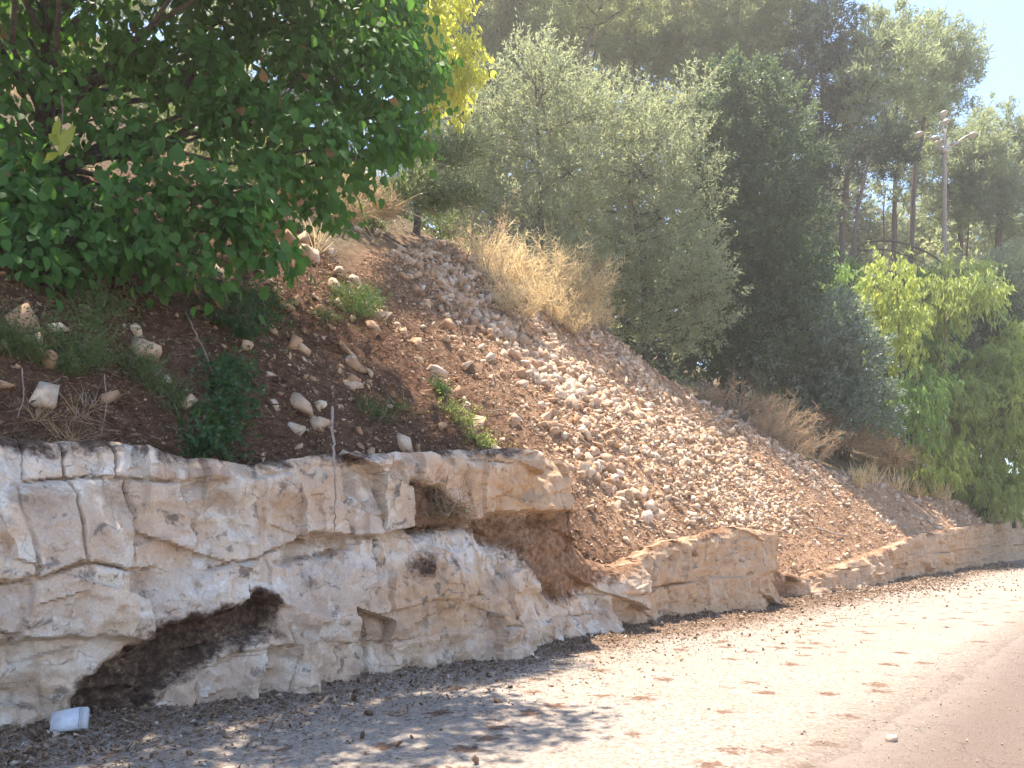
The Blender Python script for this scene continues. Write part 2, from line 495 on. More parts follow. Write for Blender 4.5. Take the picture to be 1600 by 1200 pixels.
def make_asphalt_mat():
    m, nt = new_mat("worn_asphalt"); g = G(nt); p = g.pos()
    n1 = g.noise(p, .6, 5, .6); n2 = g.noise(p, 60.0, 4, .7)
    v = g.voro(p, 70.0, 'F1', 'Color'); vd = g.voro(p, 70.0)
    col = g.ramp(n2, [(.3, (.09, .064, .05)), (.55, (.165, .123, .098)), (.75, (.27, .212, .172))])
    col = g.mix(g.math('MULTIPLY', n1, .5), col, (.18, .135, .108))
    grain = g.math('MULTIPLY', g.ramp(vd, [(.25, 1.0), (.45, 0.0)]), g.math('GREATER_THAN', v, .6))
    col = g.mix(g.math('MULTIPLY', grain, .5), col, (.33, .28, .24))
    ef = g.math('ADD', g.math('MULTIPLY', g.attr("edge"), .75), g.math('MULTIPLY', g.math('SUBTRACT', g.noise(p, 6.0, 8, .8), .5), 2.0), True)
    col = g.mix(g.math('MULTIPLY', g.math('MULTIPLY', ef, g.attr("edge")), .8), col, (.28, .235, .195))
    nz = g.n("ShaderNodeTexNoise"); g.l(p, nz.inputs["Vector"]); nz.inputs["Scale"].default_value = 1.5; nz.inputs["Detail"].default_value = 6
    ad = g.n("ShaderNodeVectorMath", operation='ADD'); g.l(p, ad.inputs[0]); g.l(nz.outputs["Color"], ad.inputs[1])
    ck = g.ramp(g.voro(ad.outputs[0], .55, 'DISTANCE_TO_EDGE'), [(.0, 1.0), (.009, 0.0)])
    col = g.mix(g.math('MULTIPLY', ck, .55), col, (.07, .055, .045))
    st = g.ramp(g.noise(p, 2.3, 6, .7), [(.55, 0.0), (.7, 1.0)])
    col = g.mix(g.math('MULTIPLY', st, .45), col, (.17, .12, .09))
    g.out(col, .93, g.bump(g.math('ADD', n2, g.math('MULTIPLY', grain, .6)), .8, .012), .2)
    return m


def make_stone_mat(name, dusty):
    m, nt = new_mat(name); g = G(nt); p = g.pos()
    r = g.math('FRACT', g.math('ADD', g.island(), g.objrand()))
    n = g.noise(p, 14.0, 6, .65); n1 = g.noise(p, .6, 3)
    if dusty:
        col = g.ramp(r, [(.0, (.42, .24, .135)), (.3, (.57, .385, .25)), (.6, (.68, .51, .365)), (1.0, (.78, .655, .515))])
    else:
        col = g.ramp(r, [(.0, (.40, .30, .23)), (.4, (.52, .43, .35)), (1.0, (.66, .60, .53))])
    col = g.mix(g.ramp(n, [(.40, 0.0), (.64, .75)]), col, (.40, .235, .14))
    col = g.mix(.35, col, g.ramp(n, [(.3, .45), (.7, 1.0)]), 'MULTIPLY')
    g.out(col, .93, g.bump(n, .6, .02), .15)
    return m


def make_clod_mat():
    m, nt = new_mat("earth_clod"); g = G(nt); p = g.pos(); n = g.noise(p, 18.0, 5, .65)
    r = g.math('FRACT', g.math('ADD', g.island(), g.objrand()))
    col = g.ramp(r, [(.0, (.11, .066, .042)), (.4, (.25, .16, .105)), (.75, (.40, .285, .20)), (1.0, (.60, .50, .40))])
    g.out(g.mix(.4, col, g.ramp(n, [(.3, .4), (.7, 1.0)]), 'MULTIPLY'), .95, g.bump(n, .5, .01), .1)
    return m


def plain_mat(name, c, rough=.7, metal=0.0, var=.25, scale=12.0, spec=.3):
    m, nt = new_mat(name); g = G(nt); n = g.noise(g.pos(), scale, 5, .6)
    g.out(g.ramp(n, [(.3, tuple(x * (1 - var) for x in c)), (.7, tuple(min(1, x * (1 + var)) for x in c))]), rough, g.bump(n, .15, .01), spec, metal)
    return m


M_ROCK = make_rock_mat(); M_SOIL = make_soil_mat(); M_SHOULDER = make_shoulder_mat(); M_ASPHALT = make_asphalt_mat()
M_CLOD = make_clod_mat(); M_STONE = make_stone_mat("rubble_stone", True); M_PALE = make_stone_mat("pale_stone", False)
M_BROAD = leaf_mat("broad_leaf", (.036, .095, .030), (.085, .19, .05), (.20, .44, .06), .45, .6, .18, (.30, .17, .07))
M_YLEAF = leaf_mat("yellow_leaf", (.34, .38, .05), (.52, .52, .08), (.85, .84, .12), .6)
M_SPRIG = leaf_mat("sprig_leaf", (.36, .44, .08), (.52, .55, .12), (.72, .74, .12), .6)
M_OLIVE = leaf_mat("olive_leaf", (.15, .175, .10), (.33, .36, .24), (.52, .56, .28), .45, .5, .3)
M_OLIVEG = leaf_mat("grey_olive_leaf", (.10, .14, .11), (.24, .29, .24), (.30, .38, .22), .35, .4, .5)
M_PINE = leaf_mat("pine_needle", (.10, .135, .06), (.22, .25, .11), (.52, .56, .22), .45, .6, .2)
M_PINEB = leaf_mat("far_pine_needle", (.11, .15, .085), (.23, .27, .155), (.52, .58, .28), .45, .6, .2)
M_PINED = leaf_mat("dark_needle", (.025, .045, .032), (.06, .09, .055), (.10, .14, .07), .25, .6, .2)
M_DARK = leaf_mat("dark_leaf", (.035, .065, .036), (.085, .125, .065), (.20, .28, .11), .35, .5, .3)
M_EUC = leaf_mat("sapling_leaf", (.19, .28, .08), (.35, .40, .14), (.64, .72, .18), .55)
M_EUCY = leaf_mat("yellow_sapling_leaf", (.26, .34, .08), (.44, .48, .14), (.72, .80, .18), .55)
M_EUCG = leaf_mat("green_sapling_leaf", (.10, .21, .065), (.22, .34, .11), (.46, .64, .14), .5)
M_DRY = leaf_mat("dry_straw", (.58, .42, .22), (.80, .64, .38), (.90, .70, .38), .5, .7, .1)
M_DRYB = leaf_mat("dry_brush", (.33, .22, .135), (.55, .40, .26), (.58, .41, .24), .45, .7, .1)
M_WEED = leaf_mat("weed_leaf", (.05, .085, .03), (.13, .17, .06), (.24, .30, .08), .35)
M_WEEDD = leaf_mat("vine_leaf", (.02, .055, .02), (.05, .11, .035), (.12, .25, .05), .35)
M_LITTER = leaf_mat("leaf_litter", (.06, .036, .024), (.34, .23, .14), (.18, .10, .05), .15, .8, .1)
M_BARK = bark_mat("grey_bark", (.045, .035, .03), (.16, .13, .105)); M_PBARK = bark_mat("pine_bark", (.06, .042, .035), (.20, .15, .125))
M_TWIG = bark_mat("twig_bark", (.10, .07, .05), (.27, .20, .15)); M_DRYWOOD = bark_mat("dry_wood", (.20, .15, .115), (.46, .38, .31))
M_POLE = plain_mat("weathered_pole", (.25, .21, .175), .85, 0, .25, 6.0); M_LAMP = plain_mat("lamp_metal", (.36, .335, .31), .45, .3, .15)
M_LAMPIN = plain_mat("lamp_glass", (.62, .62, .58), .25, 0, .1); M_CARD = plain_mat("white_carton", (.60, .62, .66), .65, 0, .18, 14); M_FLAP = plain_mat("carton_flap", (.50, .50, .50), .7, 0, .15, 20)
M_CARDIN = plain_mat("carton_inside", (.42, .40, .38), .8, 0, .1, 30); M_PRINT = plain_mat("grey_print", (.20, .22, .26), .7, 0, .1, 30)

# ------------------------------------------------------------------ ground, shoulder, road


def strip(name, us, vs_, zf, mat, attrs=None, edge=None):
    U, V = np.meshgrid(us, vs_, indexing='ij')
    if edge is not None: V = edge(U, V)
    X, Y = uv2w(U, V)
    Z = zf(U, V)
    n, k = U.shape
    i = np.arange(n - 1)[:, None] * k; j = np.arange(k - 1)[None]
    q = np.stack([i + j, i + j + 1, i + k + j + 1, i + k + j], -1).reshape(-1, 4)
    at = {a: f(U, V).ravel() for a, f in (attrs or {}).items()}
    me = mesh_np(name, np.stack([X, Y, Z], -1).reshape(-1, 3), None, q, True, mat, at)
    o = link(name, me); return o


def grow(a, b, s0, k, c=0.0):
    out = [a]
    while out[-1] < b: out.append(out[-1] + s0 + k * abs(out[-1] - c))
    return np.array(out)


M_GROUND = plain_mat("dry_ground", (.30, .24, .17), .95, 0, .35, .8)
gx = np.concatenate([-np.geomspace(400, 10, 24), [0.], np.geomspace(10, 400, 24)])
GU, GV = np.meshgrid(gx, gx, indexing='ij'); k = len(gx)
i = np.arange(k - 1)[:, None] * k; j = np.arange(k - 1)[None]
o = link("ground", mesh_np("ground", np.stack([GU, GV, np.full_like(GU, -.05)], -1).reshape(-1, 3), None,
                           np.stack([i + j, i + k + j, i + k + j + 1, i + j + 1], -1).reshape(-1, 4), True, M_GROUND)); tag(o, kind="structure")
us = np.concatenate([np.arange(-30, 0, .6), np.arange(0, 26, .09), grow(26, 150, .2, .012, 26)])
o = strip("asphalt_road", us, np.linspace(-12.5, -4.2, 40), lambda U, V: .004 * fbm(U * .8, V * .8, seed=3) - .004, M_ASPHALT, {"edge": lambda U, V: np.clip(1 - (-5.1 - V) / .6, 0, 1)}); tag(o, kind="structure")


def sh_ed(U): return -5.15 + .12 * fbm(U * .9, U * 0, seed=41) + .05 * fbm(U * 5, U * 0, seed=42, oct=3)


def sh_edge(U, V):
    t = (V - (-5.1)) / 5.9
    ed = sh_ed(U)
    return ed + t ** 1.15 * (.8 - ed)


def sh_z(U, V):
    return .012 + .012 * fbm(U * 1.1, V * 1.1, seed=8) + .006 * fbm(U * 6, V * 6, seed=9) + .10 * np.exp(-((V - .1) / .35) ** 2) * (1 + .6 * fbm(U * 1.2, V, seed=10)) \
        - .034 * np.clip(1 - (V - sh_ed(U)) / .22, 0, 1)


o = strip("gravel_shoulder", us, np.linspace(-5.1, .8, 80), sh_z, M_SHOULDER,
          {"dirt": lambda U, V: np.clip((V + 1.75 - .12 * np.clip(14 - U, 0, 12) + .5 * fbm(U * .5, V * .5, seed=12)) / 1.2, 0, 1) * np.where(U > 45, .5, 1),
           "edge": lambda U, V: np.clip((-4.35 - V) / .75, 0, 1)}, sh_edge)
tag(o, kind="structure"); SHOULDER = o

# ------------------------------------------------------------------ hillside
hu = np.concatenate([np.arange(-30, -2, .8), np.arange(-2, 34, .10), grow(34, 130, .16, .02, 34)])
hv = np.concatenate([[.66], np.arange(.68, 10.5, .10), grow(10.6, 120, .2, .06, 10.6)])
HU, HV = np.meshgrid(hu, hv, indexing='ij')
HV = HV - .34 * np.clip((HU - 10.4) / 1.2, 0, 1) * np.exp(-(HV - .66) / 1.5)
HZ = H(HU, HV)
HZ = HZ + .05 * fbm(HU * 4, HV * 4, seed=51) * np.clip(HV / .8, 0, 1)
HZ[:, 0] = -.2
HX, HY = uv2w(HU, HV)
hpx, hpy = proj(HX, HY, HZ)
SCREE = [(600, 395), (700, 370), (760, 440), (870, 490), (960, 505), (1010, 555), (1300, 740), (1260, 800), (1215, 838), (1120, 828), (1000, 866), (900, 760), (860, 690), (800, 610), (740, 540), (670, 470)]
VCg = np.interp(HU, VC_U, VC_V)
dry = np.clip(.6 - polydist(hpx, hpy, SCREE) / 120.0, 0, 1)
dry = np.maximum(dry, np.clip((HU - 14) / 6, 0, .75)) * 1.0
forest = np.clip((HV - VCg - .4) / 1.2, 0, 1)
n_, k_ = HU.shape
i = np.arange(n_ - 1)[:, None] * k_; j = np.arange(k_ - 1)[None]
hq = np.stack([i + j, i + k_ + j, i + k_ + j + 1, i + j + 1], -1).reshape(-1, 4)
HILL = link("hillside", mesh_np("hillside", np.stack([HX, HY, HZ], -1).reshape(-1, 3), None, hq, True, M_SOIL, {"dry": dry.ravel(), "forest": forest.ravel()}))
tag(HILL, kind="structure")

# ------------------------------------------------------------------ rock face, split along its beds and joints
pxs = np.concatenate([np.arange(-420, -40, 3.0), np.arange(-40, 1690, 1.9)])
ucol, _ = px_u(pxs)
ucol = np.concatenate([np.arange(-14, ucol[0] - .03, .12), ucol])
xx, yy = uv2w(ucol, 0 * ucol)
pcol = np.where(yy > .5, 800 + F * xx / np.maximum(yy, .5), -2000)
RW, CAP = 140, 10
zt = ztop(ucol) + .03 * fbm(ucol * 2.5, ucol * 0, seed=60) + .015 * fbm(ucol * 9, ucol * 0, seed=61)
zt = np.maximum(zt, .1)
fr = np.linspace(0, 1, RW)
UU = np.repeat(ucol[:, None], RW, 1)
ZZ = -.12 + (zt[:, None] + .12) * fr[None]
PX = np.repeat(pcol[:, None], RW, 1)
YYc = np.repeat(yy[:, None], RW, 1)
PY = HOR - F * (ZZ - CH) / np.maximum(YYc, .5)
wob = fbm(UU * 2.2, ZZ * 2.2, seed=70)
wob2 = fbm(UU * 9, ZZ * 9, seed=71)
Q = np.maximum(F / np.maximum(YYc, 3), 10)             # pixels per metre
BEDS = [
    [(-400, 785), (0, 762), (60, 748), (130, 745), (200, 742), (290, 752), (330, 742), (480, 738), (500, 722), (600, 724), (660, 716), (760, 722), (850, 726), (897, 745), (898, -900), (1800, -900)],
    [(-400, 925), (0, 906), (60, 894), (130, 880), (200, 893), (310, 887), (400, 868), (450, 852), (490, 830), (560, 838), (650, 829), (720, 826), (760, 802), (830, 800), (897, 797), (898, -800), (1800, -800)],
    [(-400, 1020), (0, 1003), (100, 986), (200, 1000), (300, 968), (390, 936), (440, 950), (560, 958), (650, 940), (700, 934), (840, 925), (897, 930), (1000, 926), (1100, 905), (1200, 893), (1330, 890), (1400, 872), (1540, 855), (1700, 845)],
    [(-400, 1120), (0, 1085), (130, 1080), (250, 1060), (410, 1006), (470, 1000), (600, 1002), (760, 975), (897, 960), (930, 960), (931, 1990), (1800, 1990)],
]
JOINTS = [
    ([-260, -120, 20, 92, 168, 285, 392, 470, 602, 690, 770, 850], .1),
    ([-300, -170, -60, 28, 116, 206, 288, 364, 484, 546, 601, 652, 742, 832, 872], -.12),
    ([-280, -140, -40, 42, 128, 205, 312, 382, 442, 585, 690, 800, 860, 905, 962, 1000, 1034, 1082, 1128, 1168, 1210, 1262, 1330, 1362, 1402, 1442, 1500, 1542, 1584], .12),
    ([-300, -90, 36, 122, 252, 420, 545, 660, 740, 840, 905, 950, 990, 1046, 1100, 1150, 1192, 1240, 1300, 1350, 1420, 1480, 1560], -.1),
    ([-220, -70, 62, 132, 262, 332, 470, 592, 690, 800, 862, 900], .15),
]
pyw = PY + wob * .055 * Q + wob2 * .018 * Q
bz = []
crack = np.full(PX.shape, 9.0)
bed = np.zeros(PX.shape, int)
for b in BEDS:
    yb = np.interp(PX, [p[0] for p in b], [p[1] for p in b])
    bed += (pyw > yb)
    crack = np.minimum(crack, np.abs(pyw - yb) / Q)
    bz.append(yb)
cell = np.zeros(PX.shape, int)
for bi, (js, lean) in enumerate(JOINTS):
    xw = PX + (PY - 850) * lean + wob * .05 * Q + wob2 * .02 * Q
    idx = np.searchsorted(js, xw.ravel()).reshape(PX.shape)
    dj = np.min(np.abs(xw[..., None] - np.array(js)[None, None]), -1) / Q
    inb = bed == bi
    cell = np.where(inb, bi * 100 + idx, cell)
    crack = np.where(inb, np.minimum(crack, dj * 1.15), crack)
hid = cell.astype(float)
zero = np.zeros_like(hid)
off = (_hash(hid, zero, zero, 1) - .5) * .11
tu_ = (_hash(hid, zero, zero, 2) - .5) * .22; tz_ = (_hash(hid, zero, zero, 3) - .5) * .22
ids = np.unique(cell)
cu = np.zeros_like(hid); cz = np.zeros_like(hid)
for c in ids:
    mk = cell == c; cu[mk] = UU[mk].mean(); cz[mk] = ZZ[mk].mean()
    if mk.sum() < 900: off[mk] *= .2; tu_[mk] *= .4; tz_[mk] *= .4
cb_ = np.clip(crack / .04, 0, 1); cb_ = cb_ * cb_ * (3 - 2 * cb_)
dep = .10 * ZZ + cb_ * (off + tu_ * np.clip(UU - cu, -.6, .6) + tz_ * (ZZ - cz))
dep += .09 * fbm(UU * .8, ZZ * .8, seed=80)
dep += .45 * facets(UU + .12 * wob, ZZ + .35 * UU, .55, 90, .75, .16, 'min')
dep += .62 * facets(UU + .06 * wob2, ZZ * 1.15 - .3 * UU, .25, 95, .6, .28, 'max')
dep += .55 * facets(UU, ZZ * 1.4 + .2 * UU, .10, 99, .5, .3, 'max')
dep += .3 * facets(UU + .2 * ZZ, ZZ * 1.6, .045, 103, .5, .3, 'max')
dep += .03 * np.abs(fbm(UU * 1.5, ZZ * 6, seed=101))
dep += .010 * wob2
openm = np.clip(.22 + 1.7 * fbm(UU * .7, ZZ * .9, seed=100), 0, 1)
dep += openm * (.085 * np.exp(-(crack / .011) ** 2) + .018 * np.exp(-(crack / .04) ** 2))
crackb = np.abs(pyw - bz[1]) / Q
dep += .11 * np.clip(.7 + fbm(UU * 1.1, ZZ, seed=102), 0, 1) * np.exp(-(crackb / .012) ** 2)
# hand-shaped overhangs and hollows
CAV = [(128, 1062), (200, 1008), (300, 972), (392, 934), (412, 950), (408, 988), (335, 1008), (270, 1050), (215, 1100), (150, 1128), (128, 1110)]
EARTH = [(738, 815), (790, 806), (830, 806), (888, 800), (897, 700), (960, 850), (1005, 872), (988, 892), (935, 915), (895, 940), (862, 942), (835, 905), (795, 862), (755, 838)]
TWIGH = [(648, 752), (690, 762), (725, 795), (742, 826), (655, 834)]
SHELF = [(425, 880), (470, 845), (548, 840), (548, 858), (515, 872), (450, 884)]
wpx = PX + wob * .05 * Q + wob2 * .03 * Q; wpy = PY + wob2 * .05 * Q - wob * .03 * Q
dc = polydist(wpx, wpy, CAV) / Q; de = polydist(wpx, wpy, EARTH) / Q; dt = polydist(wpx, wpy, TWIGH) / Q; dsf = polydist(wpx, wpy, SHELF) / Q
sm = lambda d, w: np.clip(.5 - d / w, 0, 1) ** 2 * (3 - 2 * np.clip(.5 - d / w, 0, 1))
dep += .20 * sm(dc, .16) + .05 * sm(dc, .2) * fbm(UU * 7, ZZ * 7, seed=109) + .06 * sm(de, .3) + .10 * sm(de, .2) * (fbm(UU * 2.5, ZZ * 1.2, seed=107) + .3 * fbm(UU * 12, ZZ * 9, seed=108)) + .17 * sm(dt, .12) + .13 * sm(dsf, .06)
dep -= .10 * np.exp(-((PX - 578) / 24.) ** 2 - ((PY - 975) / 24.) ** 2)
b1, b2 = bz[1], bz[2]
# upper bed stands proud on the left, the lower face steps out towards its foot further right
left = np.clip((470 - PX) / 60, 0, 1)
st = lambda yb, w: (lambda q: q * q * (3 - 2 * q))(np.clip((pyw - yb) / Q / w + .5, 0, 1))
low2 = st(b2, .06); low1 = st(b1, .06)
dep += left * (-.13 + .13 * low2)
mid = np.clip((PX - 420) / 40, 0, 1) * np.clip((900 - PX) / 20, 0, 1)
dep += mid * (-.13 + low1 * (.21 - .16 * np.clip((PY - b1) / np.maximum(b2 - b1, 1), 0, 1)) - low2 * .02)
dep += np.exp(-((PX - 860) / 45.) ** 2) * -.14 * (1 - low1)
wrap = np.clip((PX - 1130) / 30, 0, 1) * np.clip((1215 - PX) / 10, 0, 1)
dep += -.16 * wrap
for px0, d0 in ((1232, .28), (1345, .06)):
    dep += d0 * np.exp(-((PX - px0) / 18.) ** 2)
dep -= .10 * np.clip(.25 - ZZ, 0, .25) / .25 * np.clip(fbm(UU * 1.5, ZZ * 2, seed=105) + .4, 0, 1)
topd = (zt[:, None] - ZZ)
dep += .10 * np.exp(-topd / .06)                       # worn upper rim
soil = np.maximum(np.maximum(np.clip(1.1 - np.maximum(dc + .04, 0) / .20, 0, 1.1) * (.92 + 1.1 * fbm(UU * 2.2, ZZ * 3.2, seed=110)), sm(de, .40)), sm(dt, .2))
soil = np.maximum(soil, .8 * np.exp(-((PX - 1235) / 22.) ** 2))
soil = np.maximum(soil, np.clip(1 - topd / .22, 0, 1) * (.55 + 1.3 * fbm(UU * 1.7, ZZ * 2, seed=111)))
soil = np.maximum(soil, .85 * np.exp(-((PX - 655) / 22.) ** 2 - ((PY - 885) / 24.) ** 2))
soil = np.maximum(soil, .5 * np.exp(-((PX - 700) / 16.) ** 2 - ((PY - 880) / 20.) ** 2))
soil = np.clip(soil, 0, 1)
earth = np.clip(sm(de, .6) + np.clip((PX - 880) / 60, 0, 1) + .5 * sm(dt, .3), 0, 1)
rust = np.exp(-((PX - 800) / 110.) ** 2 - ((PY - 770) / 55.) ** 2) + .8 * np.exp(-((PX - 870) / 40.) ** 2 - ((PY - 760) / 40.) ** 2) \
    + .85 * np.clip((PX - 940) / 80, 0, 1) + .5 * np.exp(-((PX - 440) / 45.) ** 2 - ((PY - 800) / 45.) ** 2) + .95 * np.exp(-((PX - 700) / 120.) ** 2 - ((PY - 930) / 75.) ** 2)
rust = np.clip(rust, 0, 1)
white = .7 * np.exp(-((PX - 570) / 150.) ** 2 - ((PY - 862 - (590 - PX) * .12) / 30.) ** 2) + .8 * np.exp(-((PX - 760) / 70.) ** 2 - ((PY - 862) / 40.) ** 2) + .7 * np.exp(-((PX - 330) / 110.) ** 2 - ((PY - 925) / 30.) ** 2) + .6 * np.exp(-((PX - 60) / 120.) ** 2 - ((PY - 730) / 35.) ** 2) + .5 * np.exp(-((PX - 70) / 100.) ** 2 - ((PY - 960) / 50.) ** 2)
white = np.clip(white, 0, 1)
tint = np.clip(_hash(hid, zero, zero, 7) * 1.1 - .2 + .35 * fbm(UU * 2, ZZ * 2, seed=112), 0, 1)
# cap rows run back under the soil
cv = np.array([.03, .07, .13, .2, .3, .42, .56, .72, .9, 1.1])
capV = dep[:, -1:] + cv[None]
capZ = zt[:, None] + .045 * fbm(UU[:, :CAP] * 3, capV * 3, seed=120) - .02 + .04 * cv[None] * 0
FV = np.concatenate([dep, capV], 1); FZ = np.concatenate([ZZ, capZ], 1); FU = np.repeat(ucol[:, None], RW + CAP, 1)
FU = FU + .012 * fbm(FU * 6, FZ * 6, seed=121)
cell = np.concatenate([cell, np.repeat(cell[:, -1:], CAP, 1)], 1)
ext = lambda a, val=None: np.concatenate([a, np.repeat(a[:, -1:], CAP, 1) if val is None else val], 1)
soil = ext(soil, np.clip(cv[None] * 2.0 + .45 + .9 * fbm(FU[:, :CAP] * 1.7, capV * 1.7, seed=122), 0, 1)); rust = ext(rust); tint = ext(tint); white = ext(white); earth = ext(earth)
RX, RY = uv2w(FU, FV)
verts = np.stack([RX, RY, FZ], -1).reshape(-1, 3)
n_, k_ = FU.shape
i = np.arange(n_ - 1)[:, None] * k_; j = np.arange(k_ - 1)[None]
rq = np.stack([i + j, i + k_ + j, i + k_ + j + 1, i + j + 1], -1).reshape(-1, 4)
fid = cell[:-1, :-1].ravel()
ROCK = link("rock_face", None); ROCK.location = (float(uv2w(8, 0)[0]), float(uv2w(8, 0)[1]), 0); tag(ROCK, kind="structure")
roff = np.array(ROCK.location)
for c in np.unique(fid):
    q = rq[fid == c]
    used, inv = np.unique(q, return_inverse=True)
    me = mesh_np("rock_block", verts[used] - roff, None, inv.reshape(-1, 4), True, M_ROCK,
                 {"soil": soil.ravel()[used], "rust": rust.ravel()[used], "tint": tint.ravel()[used], "white": white.ravel()[used], "earth": earth.ravel()[used]})
    try: me.set_sharp_from_angle(angle=R(32))
    except Exception: pass
    link("rock_block", me, ROCK)

# ------------------------------------------------------------------ stones
def hull_variant(seed, flat=.7, npt=13):
    r = np.random.default_rng(seed)
    bm = bmesh.new()
    pts = r.uniform(-1, 1, size=(npt, 3)); pts = np.sign(pts) * np.abs(pts) ** .55
    pts /= np.maximum(1, np.linalg.norm(pts, axis=1)[:, None] / 1.4); pts *= r.uniform(.75, 1.0, (npt, 1)); pts *= np.array([1.0, r.uniform(.5, .85), r.uniform(.3, flat)]) * .48
    for p in pts: bm.verts.new(p)
    res = bmesh.ops.convex_hull(bm, input=bm.verts)
    bmesh.ops.delete(bm, geom=list({e for e in res["geom_interior"] + res["geom_unused"] if isinstance(e, bmesh.types.BMVert)}), context='VERTS')
    bmesh.ops.triangulate(bm, faces=bm.faces)
    bm.verts.index_update()
    v = np.array([p.co for p in bm.verts]); t = np.array([[q.index for q in f.verts] for f in bm.faces])
    bm.free(); return v, t


VARS = [hull_variant(s, .75, 9) for s in range(500, 526)]
BIG = [hull_variant(s, .8, 17) for s in range(700, 724)]
VMESH = [mesh_np("stone", v, t, None, False, M_STONE) for v, t in BIG]
PMESH = [mesh_np("loose_stone", v, t, None, False, M_PALE) for v, t in BIG]


def rand_rot(n, tilt=.6):
    q = rng.normal(size=(n, 4)) * np.array([1.0, tilt, tilt, 1.0]); q /= np.linalg.norm(q, axis=1)[:, None]
    w, x, y, z = q.T
    return np.stack([np.stack([1 - 2 * (y * y + z * z), 2 * (x * y - z * w), 2 * (x * z + y * w)], -1),
                     np.stack([2 * (x * y + z * w), 1 - 2 * (x * x + z * z), 2 * (y * z - x * w)], -1),
                     np.stack([2 * (x * z - y * w), 2 * (y * z + x * w), 1 - 2 * (x * x + y * y)], -1)], 1), q


TINY = [hull_variant(s, .8, 6) for s in range(800, 812)]


def merged_stones(pos, size, tilt=.6, shapes=None):
    mb = MB(); shapes = shapes or VARS
    which = rng.integers(0, len(shapes), len(pos))
    for k, (v, t) in enumerate(shapes):
        m = which == k
        if not m.any(): continue
        Rm, _ = rand_rot(m.sum(), tilt)
        vv = np.einsum('nij,kj->nki', Rm, v) * size[m][:, None, None] + pos[m][:, None]
        tt = t[None] + (np.arange(m.sum()) * len(v))[:, None, None]
        mb.add(vv.reshape(-1, 3), tt.reshape(-1, 3))
    return mb


n = 95000
su = rng.uniform(2, 47, n); sv = rng.uniform(.3, 10.5, n)
vcs = np.interp(su, VC_U, VC_V)
keep = sv < vcs + .5
su, sv, vcs = su[keep], sv[keep], vcs[keep]
sz = H(su, sv); sx, sy = uv2w(su, sv); spx, spy = proj(sx, sy, sz)
dsc = polydist(spx, spy, SCREE)
dens = np.clip(.55 - dsc / 70.0, 0, 1) * np.clip(1.0 + 1.4 * fbm(su * .5 + .2 * sv, sv * .22, seed=132), .25, 1)
clus = np.clip(fbm(su * 1.1, sv * 1.1, seed=130) * 2.2, 0, 1)
dens = np.maximum(dens, np.where(su < 14, .26, .16) + .25 * clus)
dens = np.maximum(dens, np.clip((su - 26) / 5, 0, .5))
for cx, cy, rx, ry, dd in ((470, 640, 85, 40, .55), (520, 390, 50, 40, .6), (470, 480, 40, 25, .5), (60, 560, 90, 60, .5), (690, 370, 70, 40, .6), (230, 540, 60, 30, .35), (650, 660, 80, 30, .4), (1000, 800, 120, 40, .8)):
    dens = np.maximum(dens, dd * np.exp(-((spx - cx) / rx) ** 2 - ((spy - cy) / ry) ** 2))
keep = rng.uniform(size=len(su)) < dens
su, sv, sx, sy, sz, spx, spy, dsc = [a[keep] for a in (su, sv, sx, sy, sz, spx, spy, dsc)]
inner = np.clip(.5 - dsc / 60, 0, 1)
size = .031 * (rng.pareto(1.6, len(su)) + 1) * (1 + 1.5 * inner)
lane = fbm(su * .55 + .2 * sv, sv * .13, seed=131)
size *= np.clip(1 + 1.3 * lane, .45, 2.0)
size = np.clip(size, .022, .42)
size = np.where((su > 14) & (su < 30) & (sv < 3), np.minimum(size, .30), size)
sz = sz + size * .05
# stones picked out by eye: pixel, size
for cx, cy, s in ((230, 556, .60), (213, 525, .24), (507, 398, .42), (710, 382, .40), (660, 348, .34), (40, 515, .42), (90, 520, .26), (75, 575, .30), (60, 545, .28), (628, 435, .42), (660, 515, .30),
                  (850, 565, .42), (735, 410, .36), (730, 435, .38), (445, 484, .30), (462, 477, .26), (490, 493, .24), (920, 520, .34), (935, 522, .32), (862, 650, .40), (560, 362, .34), (590, 368, .4), (292, 640, .3), (500, 640, .26),
                  (500, 668, .30), (430, 640, .2), (465, 640, .2), (395, 577, .2), (10, 612, .26), (70, 630, .34), (175, 635, .3), (690, 465, .34), (700, 500, .36), (720, 495, .3), (1075, 625, .36), (920, 720, .3), (1160, 690, .45)):
    h = hit(cx, cy); u_, v_ = w2uv(h[0], h[1])
    su = np.append(su, u_); sv = np.append(sv, v_); sx = np.append(sx, h[0]); sy = np.append(sy, h[1]); sz = np.append(sz, h[2] + s * .15); size = np.append(size, s)
app = size / sy
vis = (800 + F * sx / sy > -20) & (800 + F * sx / sy < 1620)
order = np.argsort(-app * vis)
bigi, resti = order[:300], order[300:]
Rb, qb = rand_rot(300, .5)
for a, ix in enumerate(bigi):
    o = link("stone", VMESH[a % len(VMESH)], HILL, (sx[ix], sy[ix], sz[ix]))
    o.rotation_mode = 'QUATERNION'; o.rotation_quaternion = qb[a]
    o.scale = (size[ix],) * 3
mb = merged_stones(np.stack([sx, sy, sz], -1)[resti], size[resti])
n = 26000                                    # crumbs in the soil
cu_ = rng.uniform(2, 26, n); cv2 = .4 + 9 * rng.uniform(size=n) ** 1.2; kk = (cv2 < np.interp(cu_, VC_U, VC_V)) & (rng.uniform(size=n) < .35 + .6 * np.clip(fbm(cu_ * .8, cv2 * .8, seed=133) * 2 + .4, 0, 1)); cu_, cv2 = cu_[kk], cv2[kk]
cx_, cy_ = uv2w(cu_, cv2); mc = merged_stones(np.stack([cx_, cy_, H(cu_, cv2) + .012], -1), np.clip(.014 * (rng.pareto(2.2, len(cu_)) + 1), .014, .07), .6, TINY)
